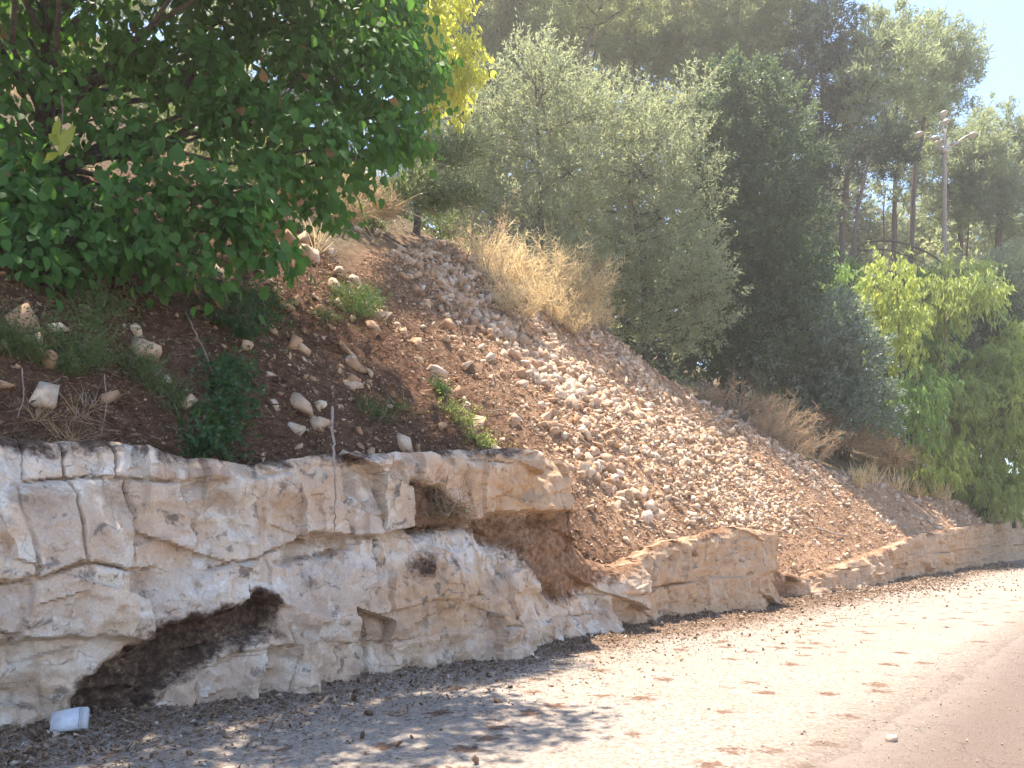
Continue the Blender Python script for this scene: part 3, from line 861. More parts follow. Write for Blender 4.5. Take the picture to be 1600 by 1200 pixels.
mb.add(np.vstack(mc.v), np.vstack(mc.t))
n = 60000                                    # angular chips that pack the fill between the stones
cu_ = rng.uniform(9, 44, n); cv2 = rng.uniform(.3, 9.5, n); kk = cv2 < np.interp(cu_, VC_U, VC_V) + .4; cu_, cv2 = cu_[kk], cv2[kk]
cx_, cy_ = uv2w(cu_, cv2); cz2 = H(cu_, cv2); ppx, ppy = proj(cx_, cy_, cz2); kk = rng.uniform(size=len(cu_)) < np.clip(.75 - polydist(ppx, ppy, SCREE) / 80, .25, 1); cu_, cv2, cx_, cy_, cz2 = [a_[kk] for a_ in (cu_, cv2, cx_, cy_, cz2)]
mc = merged_stones(np.stack([cx_, cy_, cz2 + .02], -1), np.clip(.045 * (rng.pareto(2.4, len(cu_)) + 1), .045, .2), .6, TINY)
mb.add(np.vstack(mc.v), np.vstack(mc.t))
o = mb.obj("small_stones", M_STONE, HILL); tag(o, kind="stuff")

# loose stones on the shoulder, the nearest and largest as things of their own
ROADST = [(1262, 1008, .10), (1304, 973, .16), (1275, 935, .34), (1356, 940, .17), (1370, 942, .15), (1320, 955, .10), (1480, 982, .12), (1444, 968, .12), (1486, 955, .10), (1508, 956, .09), (1395, 1158, .11), (1108, 1110, .06),
          (1235, 1050, .07), (1252, 1148, .05), (1359, 1098, .07), (1055, 958, .18), (1045, 960, .16), (1110, 947, .22), (1130, 950, .20), (520, 1095, .10), (545, 1090, .09), (485, 1092, .07), (405, 1153, .06), (345, 1108, .08), (360, 1090, .09),
          (1262, 958, .08), (965, 975, .12), (1305, 918, .3), (1335, 905, .25), (700, 1060, .08), (860, 1010, .07), (590, 1062, .10), (1085, 1008, .06), (1005, 1060, .06)]
Rl, ql = rand_rot(len(ROADST), .4)
OWN = {2: "largest pale stone lying on the verge before the fan of debris", 27: "big pale stone at the toe of the debris fan, nearer the rock", 10: "lone pale stone at the crumbling asphalt edge, lower right",
       17: "broad pale stone close under the middle rock ledge", 28: "pale stone at the far end of the debris fan by the far ledge", 1: "mid-sized stone alone in the sunlit middle of the verge"}
for a, (cx, cy, s) in enumerate(ROADST):
    Y = CH * F / (cy - HOR); X = (cx - 800) / F * Y
    nm = "loose_stone"
    o = link(nm, PMESH[a % len(PMESH)], None, (X, Y, .004 + s * .12)); o.rotation_mode = 'QUATERNION'; o.rotation_quaternion = ql[a]; o.scale = (s,) * 3
    tag(o, OWN.get(a, "small pale angular stone lying loose on the chalky gravel shoulder"), "stone", "loose stones on the gravel shoulder")

n = 30000
gu = 2 + 46 * rng.uniform(size=n) ** 1.6; gv = .35 - rng.gamma(1.25, .55, n)
gz = sh_z(gu, gv); gX, gY = uv2w(gu, gv)
m = (gv > -5.0)
fan = np.exp(-((gu - 26) / 3.5) ** 2)
gsz = .015 * (rng.pareto(2.4, n) + 1); gsz = np.clip(gsz * (1 + 1.4 * fan) * (1 + gu / 25), .012, .11)
mb = merged_stones(np.stack([gX, gY, gz + gsz * .2], -1)[m], gsz[m], .8, TINY)
o = mb.obj("gravel", M_CLOD); tag(o, "fine crumbled gravel and clods strewn along the foot of the rock", "gravel", kind="stuff")
n = 13000
gu = 1 + 22 * rng.uniform(size=n) ** 1.3; gv = np.where(rng.uniform(size=n) < .5, rng.uniform(-6.5, .2, n), rng.normal(-5.2, .35, n)); gX, gY = uv2w(gu, gv)
gsz = np.clip(.007 * (rng.pareto(2.6, n) + 1), .006, .035)
mb = merged_stones(np.stack([gX, gY, np.where(gv < -5.05, 0.0, sh_z(gu, gv)) + gsz * .2], -1), gsz, .8, TINY)
o = mb.obj("grit", M_PALE); tag(o, "pale grit scattered over the gravel shoulder and asphalt edge", "grit", kind="stuff")
n = 13000
gu = 2.0 + 20 * rng.uniform(size=n) ** 1.3; gv = .25 - rng.gamma(1.5, .5, n); gX, gY = uv2w(gu, gv)
ax = unit(n); ax[:, 2] *= .25
v, t = leaf_cloud(np.stack([gX, gY, sh_z(gu, gv) + .012], -1), ax, rng.uniform(.02, .07, n), rng.uniform(.012, .03, n), SH_DIAMOND, np.tile([0, 0, 1.], (n, 1)) + .5 * unit(n))
o = link("leaf_litter", mesh_np("leaf_litter", v, t, None, False, M_LITTER)); tag(o, "dry brown leaf litter gathered at the foot of the rock", "leaf litter", kind="stuff")
# litter of twigs and dead leaves over the earth slope
n = 60000
lu = 2 + 28 * rng.uniform(size=n) ** 1.5; lv = rng.uniform(.35, 9.5, n); k = lv < np.interp(lu, VC_U, VC_V) + .6; lu, lv = lu[k], lv[k]; n = len(lu)
lx, ly = uv2w(lu, lv); ax = unit(n); ax[:, 2] *= .5
L = rng.uniform(.03, .20, n)
v, t = leaf_cloud(np.stack([lx, ly, H(lu, lv) + .03], -1), ax, L, np.where(L > .09, .009, .03), SH_DIAMOND)
o = link("twig_litter", mesh_np("twig_litter", v, t, None, False, M_LITTER), HILL); tag(o, kind="stuff")

# ------------------------------------------------------------------ trees and shrubs
def foliage(lobes, kind, dens, clump, leaf, squash=.85):
    """lobes: (centre, radius). returns verts, tris, clump centres"""
    vs_, ts_, tips, n0 = [], [], [], 0
    for c, r in lobes:
        nc = max(4, int(dens * r * r))
        d = unit(nc); rad = r * rng.uniform(.25, 1.0, nc) ** .45
        rag = 1 + .32 * fbm(d[:, 0] * 2 + c[0], d[:, 1] * 2 + c[1], d[:, 2] * 2 + c[2], seed=200)
        cc = c + d * (rad * rag)[:, None] * np.array([1, 1, squash])
        for q in range(nc): tips.append((c, cc[q]))
        m = leaf['n']
        sig = clump * rng.uniform(.6, 1.4, nc)
        pos = np.repeat(cc, m, 0) + rng.normal(size=(nc * m, 3)) * np.repeat(sig, m)[:, None] * np.array([1, 1, leaf.get('flat', .7)])
        sd = d + .6 * unit(nc) + np.array([0, 0, leaf.get('lift', .35)]); sd /= np.linalg.norm(sd, axis=1)[:, None]
        if leaf.get('spray', 0):
            tl = rng.uniform(0, 1, (nc, m)) ** .8
            pos = np.repeat(cc, m, 0) + np.repeat(sd, m, 0) * (tl * leaf['spray'] * rng.uniform(.5, 1.3, (nc, 1))).reshape(-1, 1) \
                + rng.normal(size=(nc * m, 3)) * (np.repeat(sig, m) * leaf.get('thick', .38) * (1.15 - .7 * tl.reshape(-1)))[:, None]
        out = pos - np.repeat(c[None], nc * m, 0); out /= np.linalg.norm(out, axis=1)[:, None] + 1e-9
        if kind == 'broad':
            ax = .55 * out + np.array([0, 0, -.9]) + .55 * unit(len(pos)); nr = np.array([0, 0, .5]) + .9 * out + .7 * unit(len(pos))
            sh = SH_BROAD
        elif kind == 'pine':
            ax = .7 * np.repeat(sd, m, 0) + np.array([0, 0, .35]) + .9 * unit(len(pos)); nr = None; sh = SH_NEEDLE
        elif kind == 'droop':
            ax = .3 * out + np.array([0, 0, -1.0]) + .5 * unit(len(pos)); nr = None; sh = SH_LANCE
        else:
            cd = np.repeat(sd, m, 0)
            ax = .8 * cd + .8 * unit(len(pos)); nr = None; sh = SH_DIAMOND
        L = leaf['L'] * rng.uniform(.6, 1.25, len(pos)); W = leaf['W'] * rng.uniform(.75, 1.2, len(pos))
        v, t = leaf_cloud(pos, ax, L, W, sh, nr)
        vs_.append(v); ts_.append(t + n0); n0 += len(v)
    return np.vstack(vs_), np.vstack(ts_), tips


LEAF = {
    'broad': dict(n=11, L=.122, W=.115, flat=.8), 'olive': dict(n=26, L=.18, W=.052, spray=1.05, lift=.55, thick=.42), 'pine': dict(n=42, L=.32, W=.055, flat=.55, spray=.6, thick=.6),
    'dark': dict(n=23, L=.19, W=.098, spray=.7, thick=.5), 'euc': dict(n=17, L=.36, W=.085, flat=1.2, spray=1.0, thick=.45, lift=-.7), 'yellow': dict(n=30, L=.17, W=.07, flat=1.1, spray=.6, thick=.5, lift=-.3), 'farpine': dict(n=40, L=.40, W=.085, flat=.55, spray=.7, thick=.7),
}


def px_lobes(L, Y=None):
    out = []
    for l in L:
        if len(l) == 4: px, py, Yd, r = l
        else: (px, py, r), Yd = l, Y + rng.uniform(-.03, .03) * Y
        out.append((P(px, py, Yd), r / F * Yd))
    return out


def plant(name, label, cat, base, path, trunk_r, lobes, style, mat, bark=None, dens=60, clump=None, group=None, twigs=.35, leaf=None, sides=7, limb=.34, stubs=0):
    """an Empty at the foot > trunk, branches, twigs, crown"""
    bark = bark or M_BARK
    base = np.asarray(base, float)
    root = link(name, None, None, base); tag(root, label, cat, group)
    kind = {'broad': 'broad', 'pine': 'pine', 'farpine': 'pine', 'euc': 'droop', 'olive': 'olive', 'dark': 'olive', 'yellow': 'droop'}[style]
    path = [base - np.array([0, 0, .25])] + [np.asarray(p, float) for p in path]
    # smooth trunk
    tt = np.linspace(0, len(path) - 1, 6 * len(path)); pa = np.array(path)
    tp = np.stack([np.interp(tt, np.arange(len(path)), pa[:, c]) for c in range(3)], -1)
    for _ in range(3): tp[1:-1] = (tp[:-2] + 2 * tp[1:-1] + tp[2:]) / 4
    ln = np.linalg.norm(tp[-1] - tp[0])
    tp[1:-1] += rng.normal(size=(len(tp) - 2, 3)) * .0016 * ln * np.array([1, 1, .2])
    tr = trunk_r * (1 - .78 * np.linspace(0, 1, len(tp)) ** .9); tr[0] *= 1.35; tr[1] *= 1.12
    mb = MB(); mb.tube(tp, tr, sides); mb.obj("trunk", bark, root, True, base)
    v, t, tips = foliage(lobes, kind, dens, clump if clump else .16, leaf or LEAF[style])
    o = tag(link("crown", mesh_np("crown", v - base, t, None, False, mat), root), kind="stuff")
    for c, r in lobes:
        want = c[2] - .4 * np.linalg.norm((c - tp)[:, :2], axis=1)
        k = int(np.argmin(np.abs(tp[:, 2] - want) + .25 * np.linalg.norm((c - tp)[:, :2], axis=1)))
        k = max(2, min(k, len(tp) - 1))
        mb = MB(); pts = curve_pts(tp[k], c, 8, .06, .015, -.05)
        r0 = min(tr[k] * .75, trunk_r * limb); mb.tube(pts, np.linspace(r0, max(.008, r0 * .25), 8), 5, False)
        mb.obj("branch", bark, root, True, base)
    tw = MB()
    for (c, q) in tips:
        if rng.uniform() < twigs: tw.tube(curve_pts(c, q, 4, .1, .03), np.linspace(max(.006, trunk_r * .06), .003, 4), 3, False)
    for _ in range(stubs):                         # dead lower boughs
        k = rng.integers(len(tp) // 5, int(len(tp) * .7)); d = unit(1)[0]; d[2] = abs(d[2]) * .4 - .1
        L = rng.uniform(.6, 2.4)
        tw.tube(curve_pts(tp[k], tp[k] + d * L, 5, .1, .03), np.linspace(trunk_r * .16, .01, 5), 4, False)
        for _ in range(3):
            e = tp[k] + d * L * rng.uniform(.4, 1.0); tw.tube(curve_pts(e, e + unit(1)[0] * L * .35, 3, .1), np.linspace(.015, .006, 3), 3, False)
    o = tw.obj("twigs", bark, root, True, base)
    if o: tag(o, kind="stuff")
    return root


# --- broad-leaved tree over the rock, upper left
LB = [(40, 330, 8.7, 75), (115, 375, 8.7, 75), (55, 425, 8.5, 55), (205, 335, 8.9, 70), (300, 305, 9.1, 75), (250, 400, 8.9, 50), (345, 365, 9.1, 60), (425, 385, 9.3, 42), (395, 300, 9.5, 60), (330, 425, 9.0, 30),
      (480, 235, 10, 75), (560, 245, 10.6, 62), (520, 315, 10.4, 36), (600, 180, 11, 72), (640, 115, 11.5, 62), (560, 100, 11, 85), (470, 125, 10.6, 80), (385, 185, 10, 72), (300, 120, 10, 75), (215, 215, 9.6, 55), (190, 70, 10, 75),
      (345, 35, 10.5, 85), (450, 30, 11, 85), (570, 10, 11.5, 85), (625, 55, 12, 50), (105, 10, 10.5, 55), (15, 240, 9, 42), (120, 120, 10.3, 35), (70, 60, 10.5, 30), (20, 110, 9.5, 42), (150, 185, 9.7, 36), (25, 30, 9.9, 40), (75, 120, 9.5, 34), (5, 185, 9.2, 40), (110, 200, 9.4, 26), (60, 290, 8.9, 46), (0, 290, 8.8, 40),
      (90, -130, 10.5, 110), (290, -120, 11, 120), (480, -130, 12, 120), (610, -90, 12.5, 75), (-130, 80, 9.5, 110), (-150, 300, 9, 100), (280, -310, 12.5, 130), (470, -290, 13, 110), (620, -230, 13.2, 80), (-60, -130, 10, 110)]
tb = on_hill(60, 10.6)
OVER = []                                   # boughs that reach out over the verge, above the picture
for u_ in np.arange(.2, 6.4, 1.15):
    for v_, z_ in ((.5, 8.7), (1.7, 9.3), (2.9, 9.9)):
        x_, y_ = uv2w(u_ + rng.uniform(-.3, .3), v_ + rng.uniform(-.3, .3)); OVER.append((np.array([float(x_), float(y_), z_ + rng.uniform(-.3, .3)]), rng.uniform(.9, 1.15)))
BROAD = plant("broadleaf_tree", "large broad-leaved green tree overhanging the rock face at upper left", "tree", tb,
              [P(68, 180, 10.5), P(72, 40, 10.5), P(110, -150, 10.8), P(170, -320, 11.2)], .13, px_lobes(LB) + OVER, 'broad', M_BROAD, M_BARK, 105, .15, None, .3)
# the nearest leaves as parts of their own
lv, lt = leaf_cloud(np.zeros((1, 3)), np.array([[1., 0, 0]]), .16, .155, SH_BROAD, np.array([[0, 0, 1.]]))
LEAFM = mesh_np("leaf", lv, lt, None, False, M_BROAD)
fr_l = [(P(px, py, Y), r / F * Y) for px, py, Y, r in LB[:37]]
wts = np.array([r * r for _, r in fr_l]); wts /= wts.sum()
tgt = np.array([0, 0, CH])
for a in range(300):
    c, r = fr_l[rng.choice(len(fr_l), p=wts)]
    d = unit(1)[0]; toc = (tgt - c) / np.linalg.norm(tgt - c)
    if d.dot(toc) < 0: d = -d
    p = c + d * r * rng.uniform(.9, 1.1)
    ax = .4 * d + np.array([0, 0, -.9]) + .5 * unit(1)[0]; ax /= np.linalg.norm(ax)
    nr = np.array([0, 0, .4]) + .9 * d + .5 * unit(1)[0]
    s = np.cross(ax, nr); s /= np.linalg.norm(s); nn = np.cross(s, ax)
    from mathutils import Matrix
    o = link("leaf", LEAFM, BROAD, p - tb); o.rotation_mode = 'QUATERNION'
    o.rotation_quaternion = Matrix(np.stack([ax, s, nn], 1).tolist()).to_quaternion(); o.scale = (rng.uniform(.75, 1.2),) * 3
# sunlit yellow sprig hanging in the shade
lv, lt = leaf_cloud(np.zeros((1, 3)), np.array([[1., 0, 0]]), .17, .085, SH_LANCE, np.array([[0, 0, 1.]]))
SPM = mesh_np("leaf", lv, lt, None, False, M_SPRIG)
tw = MB(); c0 = P(92, 218, 8.3); tw.tube(curve_pts(P(96, 150, 8.5), c0, 6, .05), np.linspace(.010, .004, 6), 4, False); tw.obj("sprig", M_TWIG, BROAD, True, tb)
for (ax_, ay_, bx_, by_) in ((97, 222, 99, 200), (75, 216, 50, 223), (78, 222, 62, 240), (90, 226, 66, 238), (92, 232, 66, 268), (96, 236, 78, 275), (100, 230, 112, 270), (104, 232, 128, 260), (112, 226, 134, 230), (90, 225, 80, 250), (98, 230, 104, 255), (70, 250, 48, 262), (66, 256, 50, 270)):
    p0 = P(ax_, ay_, 8.3 + rng.uniform(-.08, .08)); p1 = P(bx_, by_, 8.3 + rng.uniform(-.1, .05)); ax = p1 - p0; L = np.linalg.norm(ax); ax /= L
    s = np.cross(ax, unit(1)[0]); s /= np.linalg.norm(s); nn = np.cross(s, ax)
    o = link("leaf", SPM, BROAD, p0 - tb); o.rotation_mode = 'QUATERNION'; o.rotation_quaternion = Matrix(np.stack([ax, s, nn], 1).tolist()).to_quaternion()
    o.scale = (L / .17 * 1.1,) * 3; o["label"] = "bright yellow-green leaf"

# --- yellow tree behind it
Y = 22; b = on_hill(650, Y)
plant("yellow_tree", "bright yellow-green sunlit tree behind the big broad-leaved tree", "tree", b, [P(655, 200, Y), P(665, 60, Y), P(650, -60, Y)], .10,
      px_lobes([(640, 10, 60), (690, 45, 45), (705, 95, 36), (680, 130, 36), (700, 165, 26), (655, 80, 45), (600, -50, 60), (690, -20, 40), (665, 190, 26), (715, 120, 22)], Y), 'yellow', M_YLEAF, M_BARK, 90, .2)
# --- olives
Y = 30; b = on_hill(845, Y)
plant("olive_tree", "tall grey-green olive with pointed top left of the widest olive", "tree", b, [P(845, 300, Y), P(840, 200, Y), P(835, 100, Y)], .13,
      px_lobes([(832, 105, 38), (845, 150, 50), (790, 185, 52), (870, 200, 55), (770, 250, 50), (830, 250, 60), (890, 270, 55), (750, 215, 35), (800, 310, 45), (760, 165, 26), (880, 130, 30), (910, 180, 36), (780, 350, 45), (835, 350, 48), (880, 350, 45), (740, 310, 45), (860, 400, 40), (710, 270, 36), (900, 410, 40)], Y), 'olive', M_OLIVE, M_BARK, 60, .17, "olive trees on the crest", .5)
Y = 32; b = on_hill(1010, Y)
plant("olive_tree", "widest silvery olive, its long sprays reaching right over the crest", "tree", b, [P(1005, 420, Y), P(990, 320, Y), P(975, 220, Y)], .16,
      px_lobes([(960, 200, 60), (1020, 215, 55), (1000, 270, 70), (935, 260, 60), (1055, 285, 45), (1085, 235, 30), (950, 330, 55), (1030, 340, 50), (1070, 165, 26), (1092, 145, 18), (1090, 350, 26), (1105, 335, 18), (1040, 390, 50),
                (1075, 420, 48), (1035, 455, 55), (1095, 465, 38), (1060, 505, 50), (1110, 440, 24), (1005, 500, 40), (985, 400, 50), (1105, 285, 16), (900, 330, 45), (925, 190, 40), (1110, 500, 30), (940, 430, 50), (960, 490, 44), (900, 390, 40), (1040, 540, 40)], Y), 'olive', M_OLIVE, M_BARK, 60, .17, "olive trees on the crest", .5)
# --- dense dark tree
Y = 35; b = on_hill(1160, Y)
plant("dense_tree", "dense dark green tree filling the gap right of the olives", "tree", b, [P(1165, 450, Y), P(1165, 300, Y), P(1165, 200, Y)], .22,
      px_lobes([(1165, 160, 60), (1120, 200, 55), (1210, 190, 50), (1160, 250, 80), (1220, 270, 60), (1120, 300, 60), (1180, 350, 80), (1240, 350, 55), (1130, 400, 70), (1210, 430, 70), (1150, 490, 70), (1120, 540, 50), (1200, 520, 60), (1250, 440, 40), (1160, 125, 35)], Y), 'dark', M_DARK, M_BARK, 60, .24, None, .15)
# --- dark olive bush
Y = 36; b = on_hill(1245, Y)
plant("olive_bush", "low blue-green olive bush in shade above the dry brush mound", "bush", b, [P(1245, 580, Y), P(1245, 520, Y)], .12,
      px_lobes([(1190, 500, 45), (1240, 480, 45), (1290, 510, 50), (1215, 555, 60), (1275, 570, 60), (1330, 560, 50), (1330, 610, 45), (1180, 560, 40), (1250, 620, 60), (1360, 640, 40), (1305, 640, 40)], Y), 'dark', M_OLIVEG, M_BARK, 80, .2, None, .2)
# --- pines
PINES = [
    ("pale-topped pine behind the olives, centre top of the picture", 52, 985, [(985, 300), (990, 120), (1000, -40)], .24, [(985, 40, 65), (920, 70, 55), (1000, 100, 50), (940, 10, 60), (1030, 30, 50), (900, 20, 50), (960, -50, 70), (1030, -40, 60)], M_PINE),
    ("broad sunlit pine above the dense dark tree", 50, 1130, [(1140, 350), (1135, 150), (1130, -20)], .26, [(1130, 40, 75), (1190, 50, 65), (1070, 60, 60), (1110, 90, 60), (1220, 95, 45), (1160, 105, 50), (1180, 0, 60), (1070, 0, 60), (1220, 30, 40), (1120, -50, 70)], M_PINE),
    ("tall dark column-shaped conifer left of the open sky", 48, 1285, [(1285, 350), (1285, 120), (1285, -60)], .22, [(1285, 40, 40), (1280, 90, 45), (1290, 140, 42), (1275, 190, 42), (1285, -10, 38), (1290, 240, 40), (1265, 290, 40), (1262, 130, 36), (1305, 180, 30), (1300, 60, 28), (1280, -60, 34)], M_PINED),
    ("tall pine leaning right with its rounded crown against the sky", 47, 1300, [(1318, 300), (1345, 190), (1385, 60)], .25, [(1385, 50, 42), (1360, 95, 45), (1400, 105, 45), (1345, 150, 42), (1395, 160, 42), (1330, 190, 38), (1370, 60, 30), (1420, 70, 30), (1355, 130, 30)], M_PINEB),
    ("pine with brownish feathered top at the edge of the sky", 50, 1420, [(1425, 300), (1445, 180), (1470, 70)], .22, [(1440, 70, 36), (1470, 95, 42), (1500, 80, 28), (1450, 130, 42), (1490, 120, 36), (1430, 160, 36), (1465, 55, 26), (1510, 105, 20), (1475, 170, 30), (1420, 110, 30)], M_PINEB),
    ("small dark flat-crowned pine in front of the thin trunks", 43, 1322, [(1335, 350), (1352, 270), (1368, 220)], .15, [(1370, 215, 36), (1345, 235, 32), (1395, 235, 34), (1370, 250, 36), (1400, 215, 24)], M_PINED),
    ("round blue-green pine right of the floodlight mast", 58, 1560, [(1560, 330), (1562, 260), (1565, 210)], .3, [(1555, 215, 40), (1585, 235, 42), (1535, 245, 40), (1570, 270, 50), (1540, 300, 45), (1600, 290, 45), (1580, 325, 40), (1620, 250, 50), (1525, 215, 26), (1545, 185, 26), (1620, 340, 50)], M_PINEB),
    ("slim pine with bare trunk left of the floodlight mast", 54, 1392, [(1395, 330), (1405, 220), (1420, 150)], .2, [(1420, 200, 36), (1400, 240, 30), (1445, 215, 34), (1440, 255, 30), (1410, 285, 30), (1455, 180, 28)], M_PINEB),
    ("pine low behind the mast, its boughs half bare", 60, 1500, [(1500, 330), (1505, 260), (1510, 210)], .24, [(1505, 235, 40), (1490, 280, 38), (1525, 290, 38), (1500, 320, 36), (1475, 320, 30), (1470, 250, 28)], M_PINEB),
    ("grey-green pine above the yellow tree, top centre left", 46, 790, [(790, 300), (785, 100), (780, -60)], .22, [(770, 60, 60), (820, 40, 55), (760, 120, 50), (800, 110, 50), (760, 0, 60), (830, -20, 60), (740, 170, 40), (790, -70, 70), (720, 20, 50), (850, 90, 45)], M_PINE),
    ("pine with bare leaning trunk between the two olives", 42, 880, [(892, 250), (900, 130), (945, -10), (965, -90)], .2, [(905, -10, 60), (960, -40, 60), (880, 30, 40), (1000, -10, 50), (860, -40, 60)], M_PINE),
    ("far pine closing the view behind the leaning pine", 66, 1340, [(1340, 330), (1340, 250), (1340, 180)], .25, [(1340, 260, 36), (1310, 300, 30), (1300, 240, 34), (1335, 350, 34), (1290, 340, 34)], M_PINEB),
    ("far pine seen low between trunks, right of the bent stem", 70, 1440, [(1440, 370), (1440, 330), (1440, 290)], .25, [(1440, 330, 42), (1410, 370, 38), (1470, 370, 40), (1500, 350, 36), (1540, 370, 40), (1440, 390, 40), (1580, 380, 40), (1380, 390, 36)], M_PINEB),
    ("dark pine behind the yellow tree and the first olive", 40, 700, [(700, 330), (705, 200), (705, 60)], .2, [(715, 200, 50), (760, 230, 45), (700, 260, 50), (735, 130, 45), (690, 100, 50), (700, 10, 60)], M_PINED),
    ("pine on the upper slope behind the broad-leaved crown", 34, 470, [(470, 250), (480, 100), (485, -40)], .2, [(480, 60, 70), (430, 120, 60), (540, 130, 60), (470, 190, 60), (500, -30, 80), (400, 20, 70), (580, 40, 60), (560, 220, 50)], M_PINE),
    ("pine on the upper slope at far left behind the trunk", 30, 170, [(175, 200), (180, 60), (185, -60)], .2, [(240, 60, 60), (160, -40, 70), (280, -20, 70), (60, -60, 70), (330, 120, 55), (270, 180, 45)], M_PINE),
]
for lab, Y, bx, path, tr_, lb, mt in PINES:
    b = on_hill(bx, Y)
    plant("conifer" if "conifer" in lab else "pine_tree", lab, "tree", b, [P(x, y, Y) for x, y in path], tr_, px_lobes(lb, Y), 'farpine' if Y > 45 else 'pine', mt, M_PBARK, 20 if Y > 45 else 27, .30, "pines on the hill", .2, stubs=14, limb=.28)
# bare thin trunks
for lab, Y, x0, x1, y1 in (("bare thin pine trunk standing behind the bent stem, left one", 55, 1386, 1400, 260), ("bare thin pine trunk standing behind the bent stem, right one", 56, 1374, 1384, 290), ("bare grey trunk beside the small dark pine", 50, 1312, 1326, 230), ("bare dead trunk right of the floodlight mast", 60, 1516, 1518, 300),
                           ("thin leaning grey trunk above the olives, left one", 44, 893, 935, 0), ("slim upright trunk above the olives, between two leaning ones", 45, 925, 915, 90)):
    b = on_hill(x0, Y); root = link("bare_trunk", None, None, b); tag(root, lab, "tree trunk", "bare trunks in the wood")
    mb = MB(); top = P(x1, y1, Y); pts = curve_pts(b - np.array([0, 0, .3]), top, 12, .015, .004); mb.tube(pts, np.linspace(.16, .04, 12), 6); mb.obj("trunk", M_PBARK, root, True, b)
    mb = MB()
    for _ in range(16):
        p = pts[rng.integers(4, 12)]; d = unit(1)[0]; d[2] = .3 * d[2] + .1; L = rng.uniform(.5, 1.8); mb.tube(curve_pts(p, p + d * L, 5, .12, .03), np.linspace(.03, .008, 5), 3, False)
    tag(mb.obj("dead_twigs", M_DRYWOOD, root, True, b), kind="stuff")
# bent-over stem
b = on_hill(1312, 44); root = link("bent_stem", None, None, b); tag(root, "bare dark stem bent over into a low arch left of the mast", "tree trunk")
mb = MB(); a0 = [b - np.array([0, 0, .2]), P(1318, 398, 44), P(1345, 380, 44), P(1385, 374, 43.5), P(1425, 383, 43), P(1460, 400, 43), P(1480, 418, 43)]
tt = np.linspace(0, 6, 30); pa = np.array(a0); tp = np.stack([np.interp(tt, range(7), pa[:, c]) for c in range(3)], -1)
for _ in range(4): tp[1:-1] = (tp[:-2] + 2 * tp[1:-1] + tp[2:]) / 4
mb.tube(tp, np.linspace(.10, .03, 30), 6); mb.obj("stem", M_BARK, root, True, b)
mb = MB(); mb.tube(tp[6:26] + np.array([0, .3, -.22]) + np.linspace(0, 1, 20)[:, None] * np.array([0, 0, -.35]), np.linspace(.06, .02, 20), 5)
for kk in range(10, 28, 3): mb.tube(curve_pts(tp[kk], tp[kk] + np.array([rng.uniform(-.2, .6), 0, -rng.uniform(.5, 1.2)]), 4, .1), np.linspace(.02, .006, 4), 3, False)
mb.obj("side_shoot", M_BARK, root, True, b)
# --- saplings at right
SAP = [
    ("fresh green sapling top left of the yellow sapling", 39, 1290, [(1290, 470), (1288, 420)], .06, [(1288, 430, 26), (1275, 455, 22), (1300, 460, 22), (1285, 480, 24), (1245, 395, 26), (1255, 420, 22), (1240, 430, 20)], M_EUCG, "sapling"),
    ("yellow-green drooping sapling in front of the dark bushes", 39, 1405, [(1408, 560), (1402, 440), (1395, 400)], .07, [(1392, 415, 22), (1400, 445, 28), (1375, 450, 26), (1412, 480, 28), (1395, 510, 28), (1420, 505, 20), (1380, 555, 22), (1370, 470, 22), (1420, 540, 18)], M_EUCY, "sapling"),
    ("drooping light green sapling with slim bare stem before the mast", 40.5, 1476, [(1476, 580), (1477, 480), (1485, 425)], .07, [(1480, 430, 26), (1505, 425, 28), (1530, 440, 26), (1465, 450, 24), (1535, 475, 20), (1455, 480, 20), (1500, 455, 22), (1545, 455, 16), (1476, 480, 24), (1470, 540, 20), (1480, 585, 20)], M_EUC, "sapling"),
    ("leafy yellow-green thicket spilling over the far rock ledge", 41, 1545, [(1545, 700), (1545, 620)], .1, [(1560, 580, 40), (1600, 560, 45), (1520, 620, 45), (1575, 640, 50), (1610, 640, 50), (1490, 660, 42), (1540, 690, 50), (1590, 710, 50), (1470, 700, 34), (1510, 735, 40), (1560, 760, 42), (1610, 770, 40), (1440, 715, 22), (1455, 640, 26), (1500, 610, 30), (1640, 600, 60)], M_EUC, "bush"),
    ("yellow twiggy shrub at the foot of the thicket", 39.5, 1450, [(1455, 740), (1450, 715)], .04, [(1425, 705, 14), (1445, 720, 18), (1470, 725, 18), (1490, 730, 18), (1465, 740, 16)], M_EUCY, "bush"),
    ("bright green sapling rising between the yellow sapling and the drooping one", 43, 1440, [(1440, 560), (1438, 470)], .07, [(1440, 470, 24), (1425, 500, 22), (1455, 510, 24), (1445, 545, 26), (1470, 560, 24), (1430, 440, 18), (1340, 430, 22), (1350, 470, 26), (1335, 500, 22)], M_EUCG, "sapling"),
    ("sunlit yellow-green bush at the right edge above the thicket", 43, 1585, [(1585, 600), (1585, 540)], .08, [(1585, 540, 34), (1610, 520, 36), (1560, 560, 30), (1595, 580, 38), (1540, 585, 26), (1625, 570, 40)], M_EUCY, "bush"),
    ("dark leafy shoots below the yellow sapling", 38.5, 1430, [(1430, 620), (1425, 590)], .05, [(1430, 590, 22), (1400, 610, 20), (1440, 625, 24), (1385, 640, 20), (1430, 660, 24), (1460, 600, 20)], M_EUCG, "sapling"),
]
for lab, Y, bx, path, tr_, lb, mt, ct in SAP:
    b = on_hill(bx, Y)
    plant("sapling" if ct == "sapling" else "leafy_bush", lab, ct, b, [P(x, y, Y) for x, y in path], tr_, px_lobes(lb, Y), 'euc', mt, M_TWIG, 52, .2, "young growth above the far ledge", .4)
Y = 46; b = on_hill(1565, Y)
